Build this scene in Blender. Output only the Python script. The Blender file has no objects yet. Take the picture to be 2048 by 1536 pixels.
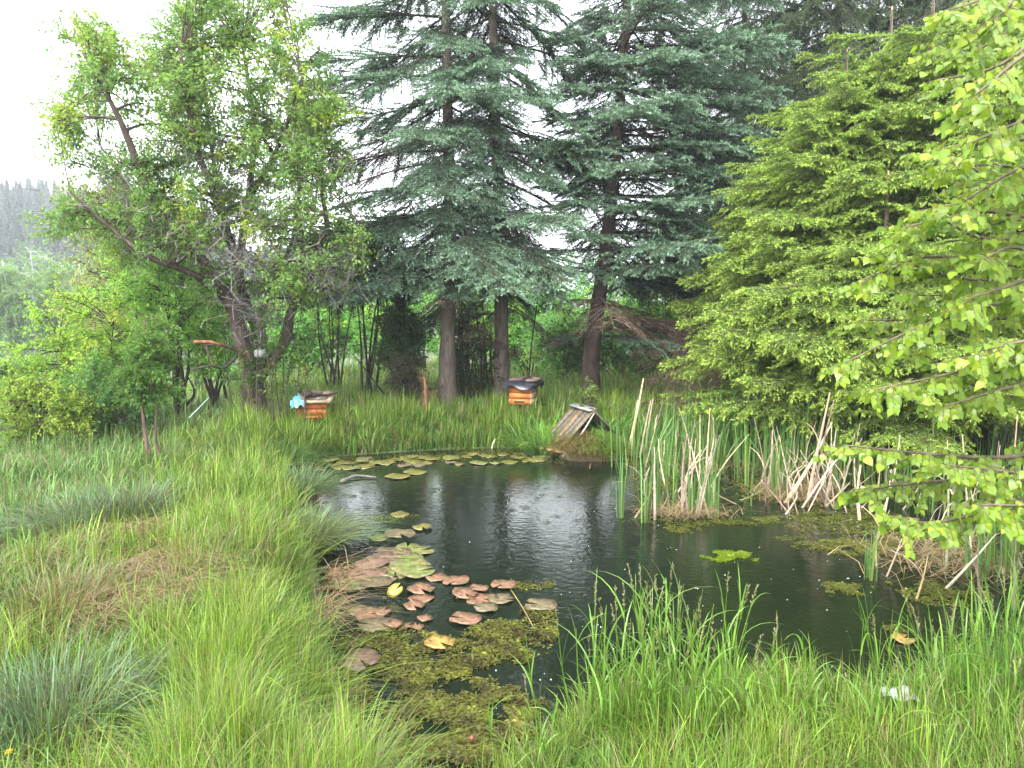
import bpy, math, random
import numpy as np
from mathutils import Vector, Matrix, Euler
R = math.radians
random.seed(7)
rng = np.random.default_rng(7)
scene = bpy.context.scene
col = scene.collection

# ------------------------------------------------------------------ camera
F = 1500.0; HOR = 620.0; CAMZ = 2.0
PITCH = math.atan((768 - HOR) / F)
cd = bpy.data.cameras.new('camera'); cam = bpy.data.objects.new('camera', cd); col.objects.link(cam)
cam.location = (0, 0, CAMZ); cam.rotation_euler = (R(90) - PITCH, 0, 0)
cd.sensor_width = 36; cd.lens = 36 * F / 2048; cd.clip_start = 0.05; cd.clip_end = 3000
scene.camera = cam

# ------------------------------------------------------------------ light
SUN_EL, SUN_AZ = 42, 215
w = bpy.data.worlds.new('World'); scene.world = w; w.use_nodes = True
nt = w.node_tree; nt.nodes.clear()
out = nt.nodes.new('ShaderNodeOutputWorld'); bg = nt.nodes.new('ShaderNodeBackground')
sky = nt.nodes.new('ShaderNodeTexSky'); sky.sky_type = 'NISHITA'; sky.sun_disc = False
sky.sun_elevation = R(SUN_EL); sky.sun_rotation = R(SUN_AZ); sky.air_density = 1.0; sky.dust_density = 4.0
hs = nt.nodes.new('ShaderNodeHueSaturation'); hs.inputs['Saturation'].default_value = 0.25; hs.inputs['Value'].default_value = 1.0
mx = nt.nodes.new('ShaderNodeMixRGB'); mx.inputs['Fac'].default_value = 0.7; mx.inputs['Color2'].default_value = (7.6, 8.0, 8.5, 1)
nt.links.new(sky.outputs[0], hs.inputs['Color']); nt.links.new(hs.outputs[0], mx.inputs['Color1'])
nt.links.new(mx.outputs[0], bg.inputs['Color']); bg.inputs['Strength'].default_value = 0.15
nt.links.new(bg.outputs[0], out.inputs['Surface'])
sl = bpy.data.lights.new('sun', 'SUN'); sl.energy = 1.5; sl.angle = R(20); sl.color = (1, 0.97, 0.92)
so = bpy.data.objects.new('sun', sl); col.objects.link(so)
# sun direction from behind the camera, to the left and high
so.rotation_euler = (R(90 - SUN_EL), 0, R(180 + SUN_AZ - 180 - 250)); so.location = (0, 0, 30)
scene.view_settings.view_transform = 'Standard'; scene.view_settings.look = 'None'
scene.view_settings.gamma = 1; scene.view_settings.exposure = 2.2
try: scene.view_settings.use_curve_mapping = False
except Exception: pass
scene.cycles.max_bounces = 6; scene.cycles.diffuse_bounces = 3; scene.cycles.transmission_bounces = 4
scene.cycles.volume_bounces = 0

# ------------------------------------------------------------------ projection helpers
CP, SP = math.cos(PITCH), math.sin(PITCH)
def ray(px, py):
    a = (px - 1024) / F; b = -(py - 768) / F
    return np.array([a, CP + b * SP, -SP + b * CP])
def P(px, py, Y):
    r = ray(px, py); k = Y / r[1]; return np.array([r[0]*k, Y, CAMZ + r[2]*k])
def G(px, py, z=0.0):
    r = ray(px, py); k = (z - CAMZ) / r[2]; return np.array([r[0]*k, r[1]*k, z])

# ------------------------------------------------------------------ numeric helpers
def nrm(v):
    v = np.asarray(v, float); return v / (np.linalg.norm(v, axis=-1, keepdims=True) + 1e-9)
def sstep(x): x = np.clip(x, 0, 1); return x*x*(3-2*x)
def noise2(x, y, s, seed=0):
    r = np.random.default_rng(seed); v = np.zeros_like(x, dtype=float); a = 1; tot = 0
    for o in range(4):
        for k in range(3):
            th = r.uniform(0, 6.28); ph = r.uniform(0, 6.28); f = (2**o) / s * r.uniform(.8, 1.3)
            v += a * np.sin((x*math.cos(th) + y*math.sin(th)) * f * 6.28 + ph + 1.3*np.sin((x*math.sin(th)-y*math.cos(th))*f*3.1+ph*2))
        tot += a*3*.5; a *= .6
    return v / tot        # about -1..1

POND_PX = [(575,938),(640,914),(760,905),(900,897),(1080,892),(1240,888),(1420,872),(1700,866),(1900,884),(2150,900),
           (2330,1000),(2300,1180),(2150,1290),(1960,1370),(1780,1440),(1600,1412),(1400,1405),(1180,1440),(1090,1500),(1010,1580),
           (900,1640),(740,1640),(690,1536),(662,1400),(640,1290),(622,1180),(612,1090),(590,1000)]
POND = np.array([G(a, b)[:2] for a, b in POND_PX])
def sd(x, y):
    x = np.asarray(x, float).ravel(); y = np.asarray(y, float).ravel()
    p = np.stack([x, y], 1); best = np.full(len(x), 1e9); inside = np.zeros(len(x), bool)
    n = len(POND)
    for i in range(n):
        a = POND[i]; b = POND[(i+1) % n]; e = b - a; q = p - a
        t = np.clip((q @ e) / (e @ e), 0, 1); d = np.linalg.norm(q - t[:, None]*e, axis=1); best = np.minimum(best, d)
        c = ((a[1] > y) != (b[1] > y)) & (x < (b[0]-a[0]) * (y-a[1]) / (b[1]-a[1] + 1e-12) + a[0]); inside ^= c
    return np.where(inside, -best, best)
def height(x, y):
    x = np.asarray(x, float); shp = x.shape; y = np.asarray(y, float)
    d = sd(x, y).reshape(shp)
    z = np.where(d > 0, 0.02 + 0.24*sstep(d/0.45), -0.45*sstep(-d/0.6) + 0.02)
    o = sstep(d/0.5)
    z = z + o*(0.05*noise2(x, y, 3.0, 1) + 0.02*noise2(x, y, .9, 2))
    z = z + 0.12*o*sstep((3.2-y)/2)
    z = z - 0.9*sstep((-x-4.5)/6)*sstep((y-7)/5)*o                       # the meadow drops away on the left
    z = z - 1.6*sstep((y-17)/30)
    z = z + 19*sstep((y-75)/95)*(1 - .85*sstep((x+95)/60)) + 1.2*noise2(x, y, 60, 3)*sstep((y-60)/40)
    return z
def hz(x, y): return float(height(np.array([float(x)]), np.array([float(y)]))[0])

# ------------------------------------------------------------------ mesh helpers
class Soup:
    """triangles with one colour per vertex"""
    def __init__(s): s.v = []; s.t = []; s.c = []; s.n = 0
    def add(s, v, t, c):
        v = np.asarray(v, float).reshape(-1, 3); t = np.asarray(t, int).reshape(-1, 3)
        c = np.asarray(c, float)
        if c.ndim == 1: c = np.broadcast_to(c, v.shape)
        s.v.append(v); s.t.append(t + s.n); s.c.append(c.reshape(-1, 3)); s.n += len(v)
    def merge(s, o, M=None):
        v, t, c = o.arrays()
        s.add(v, t, c)
    def arrays(s): return np.concatenate(s.v), np.concatenate(s.t), np.concatenate(s.c)
    def mesh(s, name, mat, smooth=False, origin=None):
        v, t, c = s.arrays()
        if origin is not None: v = v - np.asarray(origin)[None]
        me = bpy.data.meshes.new(name)
        me.vertices.add(len(v)); me.vertices.foreach_set('co', v.astype(np.float32).ravel())
        me.loops.add(len(t)*3); me.loops.foreach_set('vertex_index', t.astype(np.int32).ravel())
        me.polygons.add(len(t)); me.polygons.foreach_set('loop_start', np.arange(0, len(t)*3, 3, dtype=np.int32))
        me.polygons.foreach_set('loop_total', np.full(len(t), 3, dtype=np.int32))
        if smooth: me.polygons.foreach_set('use_smooth', np.ones(len(t), dtype=bool))
        a = me.color_attributes.new('Col', 'FLOAT_COLOR', 'POINT')
        cc = np.concatenate([np.clip(c, 0, 1), np.ones((len(c), 1))], 1); a.data.foreach_set('color', cc.astype(np.float32).ravel())
        me.materials.append(mat); me.update(); me.validate(); return me

def blades(S, root, h, lean, bend, width, c0, c1, segs=3, droop=0.0, facing=None):
    n = len(root); h = np.broadcast_to(h, n).astype(float); width = np.broadcast_to(width, n).astype(float)
    bend = np.broadcast_to(bend, n).astype(float)
    L = np.stack([np.cos(lean), np.sin(lean), np.zeros(n)], 1)
    fa = lean + np.pi/2 + rng.normal(0, .6, n) if facing is None else facing
    Wd = np.stack([np.cos(fa), np.sin(fa), np.zeros(n)], 1)
    vs = []; cs = []; ts = []
    for k in range(segs+1):
        t = k/segs
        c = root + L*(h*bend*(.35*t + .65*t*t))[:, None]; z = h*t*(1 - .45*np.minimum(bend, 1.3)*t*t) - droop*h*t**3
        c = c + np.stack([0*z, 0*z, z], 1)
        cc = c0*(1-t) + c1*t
        if k < segs:
            ww = (width*.5*(1 - t**2.2*.8))[:, None]
            vs += [c - Wd*ww, c + Wd*ww]; cs += [cc, cc]
        else: vs.append(c); cs.append(cc)
    m = len(vs); V = np.stack(vs, 1); C = np.stack(cs, 1)
    base = (np.arange(n)*m)[:, None]
    for k in range(segs-1):
        a = 2*k; ts += [base + [a, a+1, a+3], base + [a, a+3, a+2]]
    a = 2*(segs-1); ts.append(base + [a, a+1, a+2])
    S.add(V, np.concatenate(ts), C)

def leaves(S, pos, d, n, ln, wd, c, fold=.18):
    """pointed oval leaf of 4 triangles: base, two sides, tip and midrib"""
    N = len(pos); d = nrm(d); s = nrm(np.cross(d, n)); n = np.cross(s, d)
    ln = np.broadcast_to(ln, N)[:, None]; wd = np.broadcast_to(wd, N)[:, None]
    mid = pos + d*ln*.45
    V = np.stack([pos, mid + s*wd*.5 + n*wd*fold, pos + d*ln - n*ln*.08, mid - s*wd*.5 + n*wd*fold], 1)
    b = (np.arange(N)*4)[:, None]
    S.add(V, np.concatenate([b + [0, 1, 2], b + [0, 2, 3]]), np.repeat(c[:, None, :], 4, 1))

def frusta(S, A, B, ra, rb, c, sides=4):
    A = np.asarray(A, float); B = np.asarray(B, float); N = len(A); d = nrm(B - A)
    up = np.where(np.abs(d[:, 2:3]) > .9, np.array([[1., 0, 0]]), np.array([[0, 0, 1.]]))
    u = nrm(np.cross(d, up)); v = np.cross(d, u)
    ra = np.broadcast_to(ra, N)[:, None]; rb = np.broadcast_to(rb, N)[:, None]
    vs = []
    for r, Q in ((ra, A), (rb, B)):
        for k in range(sides):
            th = 2*math.pi*k/sides; vs.append(Q + u*r*math.cos(th) + v*r*math.sin(th))
    V = np.stack(vs, 1); b = (np.arange(N)*2*sides)[:, None]; ts = []
    for k in range(sides):
        k2 = (k+1) % sides; ts += [b + [k, k2, sides+k2], b + [k, sides+k2, sides+k]]
    c = np.asarray(c, float)
    C = np.broadcast_to(c, V.shape) if c.ndim == 1 else np.repeat(c[:, None, :], 2*sides, 1)
    S.add(V, np.concatenate(ts), C)

def spline(pts, n=6):
    pts = [np.asarray(p, float) for p in pts]; o = []
    ext = [2*pts[0]-pts[1]] + pts + [2*pts[-1]-pts[-2]]
    for i in range(1, len(ext)-2):
        a, b, c, d = ext[i-1:i+3]
        for k in range(n):
            t = k/n; o.append(.5*((2*b) + (-a+c)*t + (2*a-5*b+4*c-d)*t*t + (-a+3*b-3*c+d)*t**3))
    o.append(pts[-1]); return np.array(o)
def tube(S, pts, r0, r1, c, sides=8, rough=0.0, power=1.0, seed=0, flare=0.0, cap=True):
    pts = np.asarray(pts, float); n = len(pts); r = np.random.default_rng(seed)
    T = nrm(np.gradient(pts, axis=0)); ref = np.array([1., 0, 0]) if abs(T[0][2]) > .8 else np.array([0, 0, 1.])
    u = nrm(np.cross(T[0], ref)); V = []
    for i in range(n):
        u = nrm(u - T[i]*np.dot(u, T[i])); v = np.cross(T[i], u); t = i/(n-1)
        rad = r0 + (r1-r0)*t**power + flare*r0*math.exp(-t*12)
        for k in range(sides):
            th = 2*math.pi*k/sides; q = rad*(1 + rough*r.uniform(-1, 1)); V.append(pts[i] + u*q*math.cos(th) + v*q*math.sin(th))
    ts = []
    for i in range(n-1):
        for k in range(sides):
            k2 = (k+1) % sides; a = i*sides+k; b = i*sides+k2; ts += [[a, b, b+sides], [a, b+sides, a+sides]]
    if cap:
        V.append(pts[-1] + T[-1]*r1*.3); V.append(pts[0])
        for k in range(sides):
            k2 = (k+1) % sides
            ts += [[(n-1)*sides+k, (n-1)*sides+k2, len(V)-2], [k2, k, len(V)-1]]
    S.add(V, ts, c)
def box(S, cx, cy, cz, sx, sy, sz, c, M=None, jit=0.0):
    v = np.array([[x, y, z] for x in (-.5, .5) for y in (-.5, .5) for z in (-.5, .5)]) * [sx, sy, sz]
    if jit: v = v + rng.normal(0, jit, v.shape)
    if M is not None: v = v @ np.array(M.to_3x3()).T
    v = v + [cx, cy, cz]
    q = [(0,1,3,2),(4,6,7,5),(0,4,5,1),(2,3,7,6),(0,2,6,4),(1,5,7,3)]
    t = []
    for a, b, c_, d in q: t += [[a, b, c_], [a, c_, d]]
    S.add(v, t, c)

# ------------------------------------------------------------------ object helpers
def tag(o, label=None, cat=None, group=None, kind=None):
    if label: o['label'] = label
    if cat: o['category'] = cat
    if group: o['group'] = group
    if kind: o['kind'] = kind
    return o
def thing(name, label, cat, loc, group=None):
    o = bpy.data.objects.new(name, None); col.objects.link(o); o.location = tuple(float(a) for a in loc)
    o.empty_display_size = .2; return tag(o, label, cat, group)
def put(name, me, parent=None, loc=None, rot=None, sc=None):
    o = bpy.data.objects.new(name, me); col.objects.link(o)
    if parent is not None: o.parent = parent
    if loc is not None: o.location = tuple(float(a) for a in loc)
    if rot is not None: o.rotation_euler = rot
    if sc is not None: o.scale = sc if hasattr(sc, '__len__') else (sc,)*3
    return o
def part(name, S, mat, parent, smooth=False):
    return put(name, S.mesh(name, mat, smooth, parent.location), parent)
def solo(name, S, mat, label, cat, origin=(0, 0, 0), group=None, kind=None, smooth=False):
    return tag(put(name, S.mesh(name, mat, smooth, origin), None, origin), label, cat, group, kind)

# ------------------------------------------------------------------ materials
def newmat(name):
    m = bpy.data.materials.new(name); m.use_nodes = True; n = m.node_tree; n.nodes.clear()
    return m, n, n.nodes.new('ShaderNodeOutputMaterial')
def leafmat(name, trans=.5, rough=.45, spec=.35, boost=1.35):
    m, n, o = newmat(name); L = n.links.new
    a = n.nodes.new('ShaderNodeAttribute'); a.attribute_name = 'Col'
    p = n.nodes.new('ShaderNodeBsdfPrincipled'); p.inputs['Roughness'].default_value = rough; p.inputs['Specular IOR Level'].default_value = spec
    t = n.nodes.new('ShaderNodeBsdfTranslucent'); mxs = n.nodes.new('ShaderNodeMixShader'); mxs.inputs[0].default_value = trans
    g = n.nodes.new('ShaderNodeMixRGB'); g.blend_type = 'MULTIPLY'; g.inputs['Fac'].default_value = 1; g.inputs['Color2'].default_value = (boost*1.05, boost*1.1, boost*.95, 1)
    L(a.outputs['Color'], p.inputs['Base Color']); L(a.outputs['Color'], g.inputs['Color1']); L(g.outputs[0], t.inputs['Color'])
    L(p.outputs[0], mxs.inputs[1]); L(t.outputs[0], mxs.inputs[2]); L(mxs.outputs[0], o.inputs['Surface']); return m
def solidmat(name, rough=.8, spec=.3, nscale=(8, 8, 8), namp=.5, bump=.3, bdist=.02, detail=6, coat=0):
    """vertex colour broken up by procedural grain and bump"""
    m, n, o = newmat(name); L = n.links.new
    a = n.nodes.new('ShaderNodeAttribute'); a.attribute_name = 'Col'
    tc = n.nodes.new('ShaderNodeTexCoord'); mp = n.nodes.new('ShaderNodeMapping'); mp.inputs['Scale'].default_value = nscale
    nz = n.nodes.new('ShaderNodeTexNoise'); nz.inputs['Scale'].default_value = 1; nz.inputs['Detail'].default_value = detail; nz.inputs['Roughness'].default_value = .65
    rm = n.nodes.new('ShaderNodeMapRange'); rm.inputs['From Min'].default_value = .3; rm.inputs['From Max'].default_value = .7
    rm.inputs['To Min'].default_value = 1-namp; rm.inputs['To Max'].default_value = 1+namp
    mu = n.nodes.new('ShaderNodeVectorMath'); mu.operation = 'SCALE'
    p = n.nodes.new('ShaderNodeBsdfPrincipled'); p.inputs['Roughness'].default_value = rough; p.inputs['Specular IOR Level'].default_value = spec
    if coat: p.inputs['Coat Weight'].default_value = coat
    bp = n.nodes.new('ShaderNodeBump'); bp.inputs['Strength'].default_value = bump; bp.inputs['Distance'].default_value = bdist
    L(tc.outputs['Object'], mp.inputs[0]); L(mp.outputs[0], nz.inputs['Vector']); L(nz.outputs['Fac'], rm.inputs['Value'])
    L(a.outputs['Color'], mu.inputs[0]); L(rm.outputs[0], mu.inputs['Scale']); L(mu.outputs[0], p.inputs['Base Color'])
    L(nz.outputs['Fac'], bp.inputs['Height']); L(bp.outputs[0], p.inputs['Normal']); L(p.outputs[0], o.inputs['Surface']); return m
M_leaf = leafmat('leaf'); M_grass = leafmat('grass_blade', .3, .4, .4, 1.3); M_needle = leafmat('needle', .2, .5, .3, 1.2)
M_straw = leafmat('straw', .2, .7, .2, 1.1)
M_bark = solidmat('bark', .85, .25, (14, 14, 4), .55, .8, .03)
M_twig = solidmat('twig', .85, .2, (20, 20, 20), .4, .3, .01)
M_wood = solidmat('weathered_wood', .75, .3, (30, 4, 30), .5, .6, .008)
M_paint = solidmat('old_paint', .5, .4, (9, 9, 25), .45, .3, .006)
M_plastic = solidmat('plastic_sheet', .28, .5, (12, 12, 12), .2, .5, .02)
M_pad = solidmat('lily_pad', .38, .5, (3.5, 3.5, 3.5), .6, .3, .004, 10)
M_soil = solidmat('soil', .9, .2, (3, 3, 3), .5, .8, .05)

def ground_mat():
    m, n, o = newmat('ground'); L = n.links.new
    tc = n.nodes.new('ShaderNodeTexCoord')
    n1 = n.nodes.new('ShaderNodeTexNoise'); n1.inputs['Scale'].default_value = .6; n1.inputs['Detail'].default_value = 8
    n2 = n.nodes.new('ShaderNodeTexNoise'); n2.inputs['Scale'].default_value = 22; n2.inputs['Detail'].default_value = 6
    r = n.nodes.new('ShaderNodeValToRGB'); r.color_ramp.elements[0].color = (.05, .04, .02, 1); r.color_ramp.elements[0].position = .38
    r.color_ramp.elements[1].color = (.055, .10, .018, 1); r.color_ramp.elements[1].position = .6
    r2 = n.nodes.new('ShaderNodeMapRange'); r2.inputs['To Min'].default_value = .5; r2.inputs['To Max'].default_value = 1.4
    mu = n.nodes.new('ShaderNodeVectorMath'); mu.operation = 'SCALE'
    p = n.nodes.new('ShaderNodeBsdfPrincipled'); p.inputs['Roughness'].default_value = .9
    bp = n.nodes.new('ShaderNodeBump'); bp.inputs['Distance'].default_value = .05
    L(tc.outputs['Object'], n1.inputs['Vector']); L(tc.outputs['Object'], n2.inputs['Vector']); L(n1.outputs['Fac'], r.inputs['Fac'])
    L(n2.outputs['Fac'], r2.inputs['Value']); L(r.outputs['Color'], mu.inputs[0]); L(r2.outputs[0], mu.inputs['Scale'])
    L(mu.outputs[0], p.inputs['Base Color']); L(n2.outputs['Fac'], bp.inputs['Height']); L(bp.outputs[0], p.inputs['Normal'])
    L(p.outputs[0], o.inputs['Surface']); return m
def water_mat():
    m, n, o = newmat('pond_water'); L = n.links.new
    tc = n.nodes.new('ShaderNodeTexCoord')
    n1 = n.nodes.new('ShaderNodeTexNoise'); n1.inputs['Scale'].default_value = 16; n1.inputs['Detail'].default_value = 4
    n3 = n.nodes.new('ShaderNodeTexNoise'); n3.inputs['Scale'].default_value = 1.1; n3.inputs['Detail'].default_value = 3
    # rain rings: distance to scattered cells, rippled
    vo = n.nodes.new('ShaderNodeTexVoronoi'); vo.inputs['Scale'].default_value = 5.5
    sn = n.nodes.new('ShaderNodeMath'); sn.operation = 'MULTIPLY'; sn.inputs[1].default_value = 42
    s2 = n.nodes.new('ShaderNodeMath'); s2.operation = 'SINE'
    fa = n.nodes.new('ShaderNodeMapRange'); fa.inputs['From Min'].default_value = .0; fa.inputs['From Max'].default_value = .45; fa.inputs['To Min'].default_value = 1; fa.inputs['To Max'].default_value = 0
    m1 = n.nodes.new('ShaderNodeMath'); m1.operation = 'MULTIPLY'
    m2 = n.nodes.new('ShaderNodeMath'); m2.operation = 'MULTIPLY_ADD'; m2.inputs[1].default_value = .28
    m3 = n.nodes.new('ShaderNodeMath'); m3.operation = 'MULTIPLY_ADD'; m3.inputs[1].default_value = 1.0
    p = n.nodes.new('ShaderNodeBsdfPrincipled'); p.inputs['Base Color'].default_value = (.006, .010, .005, 1)
    p.inputs['Roughness'].default_value = .06; p.inputs['IOR'].default_value = 1.34; p.inputs['Specular IOR Level'].default_value = .52
    bp = n.nodes.new('ShaderNodeBump'); bp.inputs['Strength'].default_value = .9; bp.inputs['Distance'].default_value = .0035
    for q in (n1, n3, vo): L(tc.outputs['Object'], q.inputs['Vector'])
    L(vo.outputs['Distance'], sn.inputs[0]); L(sn.outputs[0], s2.inputs[0]); L(vo.outputs['Distance'], fa.inputs['Value'])
    L(s2.outputs[0], m1.inputs[0]); L(fa.outputs[0], m1.inputs[1]); L(m1.outputs[0], m2.inputs[0]); L(n1.outputs['Fac'], m2.inputs[2])
    L(n3.outputs['Fac'], m3.inputs[0]); L(m2.outputs[0], m3.inputs[2])
    L(m3.outputs[0], bp.inputs['Height']); L(bp.outputs[0], p.inputs['Normal']); L(p.outputs[0], o.inputs['Surface']); return m

# ------------------------------------------------------------------ ground and water
N = 260
u = np.linspace(-1, 1, N); gx = 13*u + 380*u**9; gy = 8 + 13*u + 380*u**9
X, Y = np.meshgrid(gx, gy); Z = height(X, Y)
V = np.stack([X, Y, Z], -1).reshape(-1, 3); i = np.arange(N*N).reshape(N, N)
a, b, c, d = i[:-1, :-1].ravel(), i[:-1, 1:].ravel(), i[1:, 1:].ravel(), i[1:, :-1].ravel()
S = Soup(); S.add(V, np.concatenate([np.stack([a, b, c], 1), np.stack([a, c, d], 1)]), (.06, .08, .02))
tag(put('ground', S.mesh('ground', ground_mat(), True)), 'grassy ground around the pond running back to the wooded ridge', 'ground', None, 'structure')
cx, cy = POND.mean(0); e = POND - [cx, cy]; e = e * (1 + .25/np.linalg.norm(e, axis=1, keepdims=True))
S = Soup(); V = [[cx, cy, 0]] + [[cx+q[0], cy+q[1], 0] for q in e]; n_ = len(e)
S.add(V, [[0, 1+k, 1+(k+1) % n_] for k in range(n_)][::1], (.01, .01, .01))
v_, t_, c_ = S.arrays(); t_ = np.where(np.cross(v_[t_[:, 1]]-v_[t_[:, 0]], v_[t_[:, 2]]-v_[t_[:, 0]])[:, 2:3] < 0, t_[:, ::-1], t_)
S = Soup(); S.add(v_, t_, c_)
tag(put('pond_water', S.mesh('pond_water', water_mat(), True)), 'dark rain-dimpled water of the garden pond', 'pond', None, 'structure')

# ------------------------------------------------------------------ leafy plants built from clumps of twigs
def jit(c, n, s=.18, warm=0.0):
    c = np.asarray(c, float)[None]*np.exp(rng.normal(0, s, (n, 1))); c = c*np.exp(rng.normal(0, .08, (n, 3)))
    if warm: k = rng.random((n, 1)) < warm; c = np.where(k, c*[1.5, 1.05, .8], c)
    return c
def palette(cols, n, clump_id=None, k=None):
    cols = np.asarray(cols, float)
    if clump_id is not None:
        pick = rng.random((k, 1)); pc = cols[0]*(1-pick) + cols[1]*pick
        if len(cols) > 2: q = rng.random((k, 1)) < .15; pc = np.where(q, cols[2], pc)
        c = pc[clump_id]
    else: q = rng.random((n, 1)); c = cols[0]*(1-q) + cols[1]*q
    return c*np.exp(rng.normal(0, .16, (n, 1)))*np.exp(rng.normal(0, .07, (n, 3)))
def clump_leaves(SL, SB, cen, root, cr, twigs, per, ll, cols, hang=.25, lw=.62, twc=(.09, .075, .06), tr=.004, out=1.0):
    """cen: clump centres, root: where the bough feeding each clump leaves its limb"""
    K = len(cen); cr = np.broadcast_to(cr, K)
    o = nrm(cen - root)
    tid = np.repeat(np.arange(K), twigs); n = len(tid)
    st = cen[tid] - o[tid]*(cr[tid]*rng.uniform(.1, .9, n))[:, None]
    dr = nrm(o[tid]*out + rng.normal(0, .75, (n, 3)) + [0, 0, .1]); tl = cr[tid]*rng.uniform(.5, 1.25, n)
    en = st + dr*tl[:, None] - np.array([0, 0, 1])*(tl*hang*.4)[:, None]
    if SB is not None: frusta(SB, st, en, tr, tr*.35, jit(twc, n), 3)
    lid = np.repeat(np.arange(n), per); m = len(lid); t = rng.uniform(.15, 1.05, m)
    pos = st[lid]*(1-t)[:, None] + en[lid]*t[:, None] + rng.normal(0, ll*.35, (m, 3))
    d = nrm(dr[lid]*.7 + rng.normal(0, .7, (m, 3)) - [0, 0, hang]); nn = nrm(rng.normal(0, .55, (m, 3)) + [0, -.1, 1])
    s = ll*rng.uniform(.6, 1.25, m)
    leaves(SL, pos, d, nn, s, s*lw*rng.uniform(.8, 1.15, m), palette(cols, m, tid[lid], K))
def boughs(SB, cen, limbpts, limbrad, c, r_end=.006):
    """curved bough from the nearest lower limb point to each clump centre"""
    roots = []; 
    for k, q in enumerate(cen):
        dd = np.linalg.norm(limbpts - q, axis=1) + np.maximum(0, limbpts[:, 2]-q[2])*1.2
        j = int(np.argmin(dd)); a = limbpts[j]; mid = a*.5+q*.5 + np.array([0, 0, .12*np.linalg.norm(q-a)]) + rng.normal(0, .05, 3)
        t = np.linspace(0, 1, 5)[:, None]; pl = a*(1-t)**2 + 2*mid*t*(1-t) + q*t*t
        r0 = max(min(limbrad[j]*.55, .03), r_end*1.3); rr = np.linspace(r0, r_end, 5)
        frusta(SB, pl[:-1], pl[1:], rr[:-1], rr[1:], c, 4); roots.append(pl[2])
    return np.array(roots)
def leafy(name, label, cat, base, limbs, cen, cr, twigs, per, ll, cols, group=None, bark=(.075, .055, .042), hang=.25, lw=.55, mat=None, crown='crown', tr=.004, sides=8, rough=.12):
    T = thing(name, label, cat, base, group); SB = Soup(); SL = Soup(); lp = []; lr = []
    for li, (pts, r0, r1) in enumerate(limbs):
        s = spline(pts, 5); tube(SB, s, r0, r1, bark, sides, rough, seed=li, flare=.5 if li == 0 else 0)
        lp.append(s); lr.append(np.linspace(r0, r1, len(s)))
    lp = np.concatenate(lp); lr = np.concatenate(lr)
    roots = boughs(SB, cen, lp, lr, bark, tr*1.5)
    clump_leaves(SL, SB, cen, roots, cr, twigs, per, ll, cols, hang, lw, np.array(bark)*1.1, tr)
    part('trunk' if cat == 'tree' else 'stem', SB, M_bark, T, True); part(crown if cat == 'tree' else 'foliage', SL, mat or M_leaf, T)
    return T
def ell_points(n, c, r, shell=.55):
    d = nrm(rng.normal(0, 1, (n, 3))); q = (shell + (1-shell)*rng.random((n, 1)))*rng.random((n, 1))**.15
    return np.asarray(c) + d*q*np.asarray(r)
def px_cloud(els, n, Y, dy):
    """clump centres inside ellipses given in photo coordinates, spread dy in depth"""
    w_ = np.array([e[2]*e[3] for e in els], float); w_ /= w_.sum(); o = []
    for k in rng.choice(len(els), n, p=w_):
        ex, ey, rx, ry = els[k][:4]; a = rng.uniform(0, 6.283); q = rng.random()**.5
        o.append(P(ex+rx*q*math.cos(a), ey+ry*q*math.sin(a), Y + dy*rng.uniform(-1, 1)*math.sqrt(max(.1, 1-q*q*.8))))
    return np.array(o)

# colours are albedos
YG = [(.11, .185, .02), (.155, .235, .028), (.18, .21, .03)]
MG = [(.045, .105, .015), (.085, .16, .02), (.12, .15, .02)]
DG = [(.022, .05, .012), (.045, .085, .02), (.05, .07, .02)]
BG_ = [(.07, .17, .035), (.11, .23, .04), (.15, .24, .035)]

# ---- the big old fruit tree on the left
Y0 = 11.0
def PL(*pp): return [P(a, b, Y0 + (c if True else 0)) for a, b, c in pp]
b0 = P(515, 850, Y0); b0[2] = hz(b0[0], b0[1]) - .1
limbs = [([b0] + PL((510,800,0),(506,745,0),(485,680,-.1),(458,600,-.2),(405,525,-.3),(335,440,-.5),(285,350,-.8),(240,240,-1),(190,150,-1.1)), .19, .02),
         (PL((508,740,0),(522,680,.1),(492,610,.2),(478,530,.1),(497,400,.1),(508,250,.2),(485,90,.3)), .12, .02),
         (PL((520,750,.1),(568,685,.2),(583,620,.1),(622,555,0),(655,480,-.2),(642,350,-.3),(660,220,-.3)), .11, .015),
         (PL((512,660,.1),(545,560,.7),(585,480,1.1),(600,330,1.3),(590,180,1.5)), .06, .012),
         (PL((456,600,-.2),(380,545,-.7),(300,515,-1.1),(215,450,-1.2),(140,385,-1.4)), .07, .012),
         (PL((478,530,.1),(432,400,-.5),(385,260,-.8),(362,100,-.9)), .07, .012),
         (PL((497,400,.1),(560,285,-.4),(605,150,-.8)), .05, .012),
         (PL((405,525,-.3),(340,480,.6),(260,380,1.3),(200,290,1.6)), .05, .01),
         (PL((485,600,.2),(455,450,1),(420,280,1.5),(400,60,1.7)), .06, .012),
         (PL((640,500,-.2),(690,460,-.5),(730,450,-.8)), .03, .008)]
els = [(175,140,70,110),(210,100,60,80),(330,210,90,120),(480,70,150,110),(400,150,110,130),(590,190,80,130),(440,330,170,100),(190,270,90,80),(130,420,60,50),
       (660,460,70,55),(640,560,70,50),(540,440,90,60),(340,440,120,60),(250,460,80,60),(120,250,50,40),(620,350,60,80),(560,260,80,110),(450,-60,170,60),(560,560,60,40),(300,120,50,60),(230,360,90,50)]
els += [(660,300,50,90),(700,480,40,40),(640,200,50,60),(340,470,110,50),(270,420,80,50),(430,420,80,60),(430,560,50,40),(60,250,20,20)]
cen = px_cloud(els, 460, Y0, 1.9)
limbs = [(p_, a_*.88, b_) for p_, a_, b_ in limbs]
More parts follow.
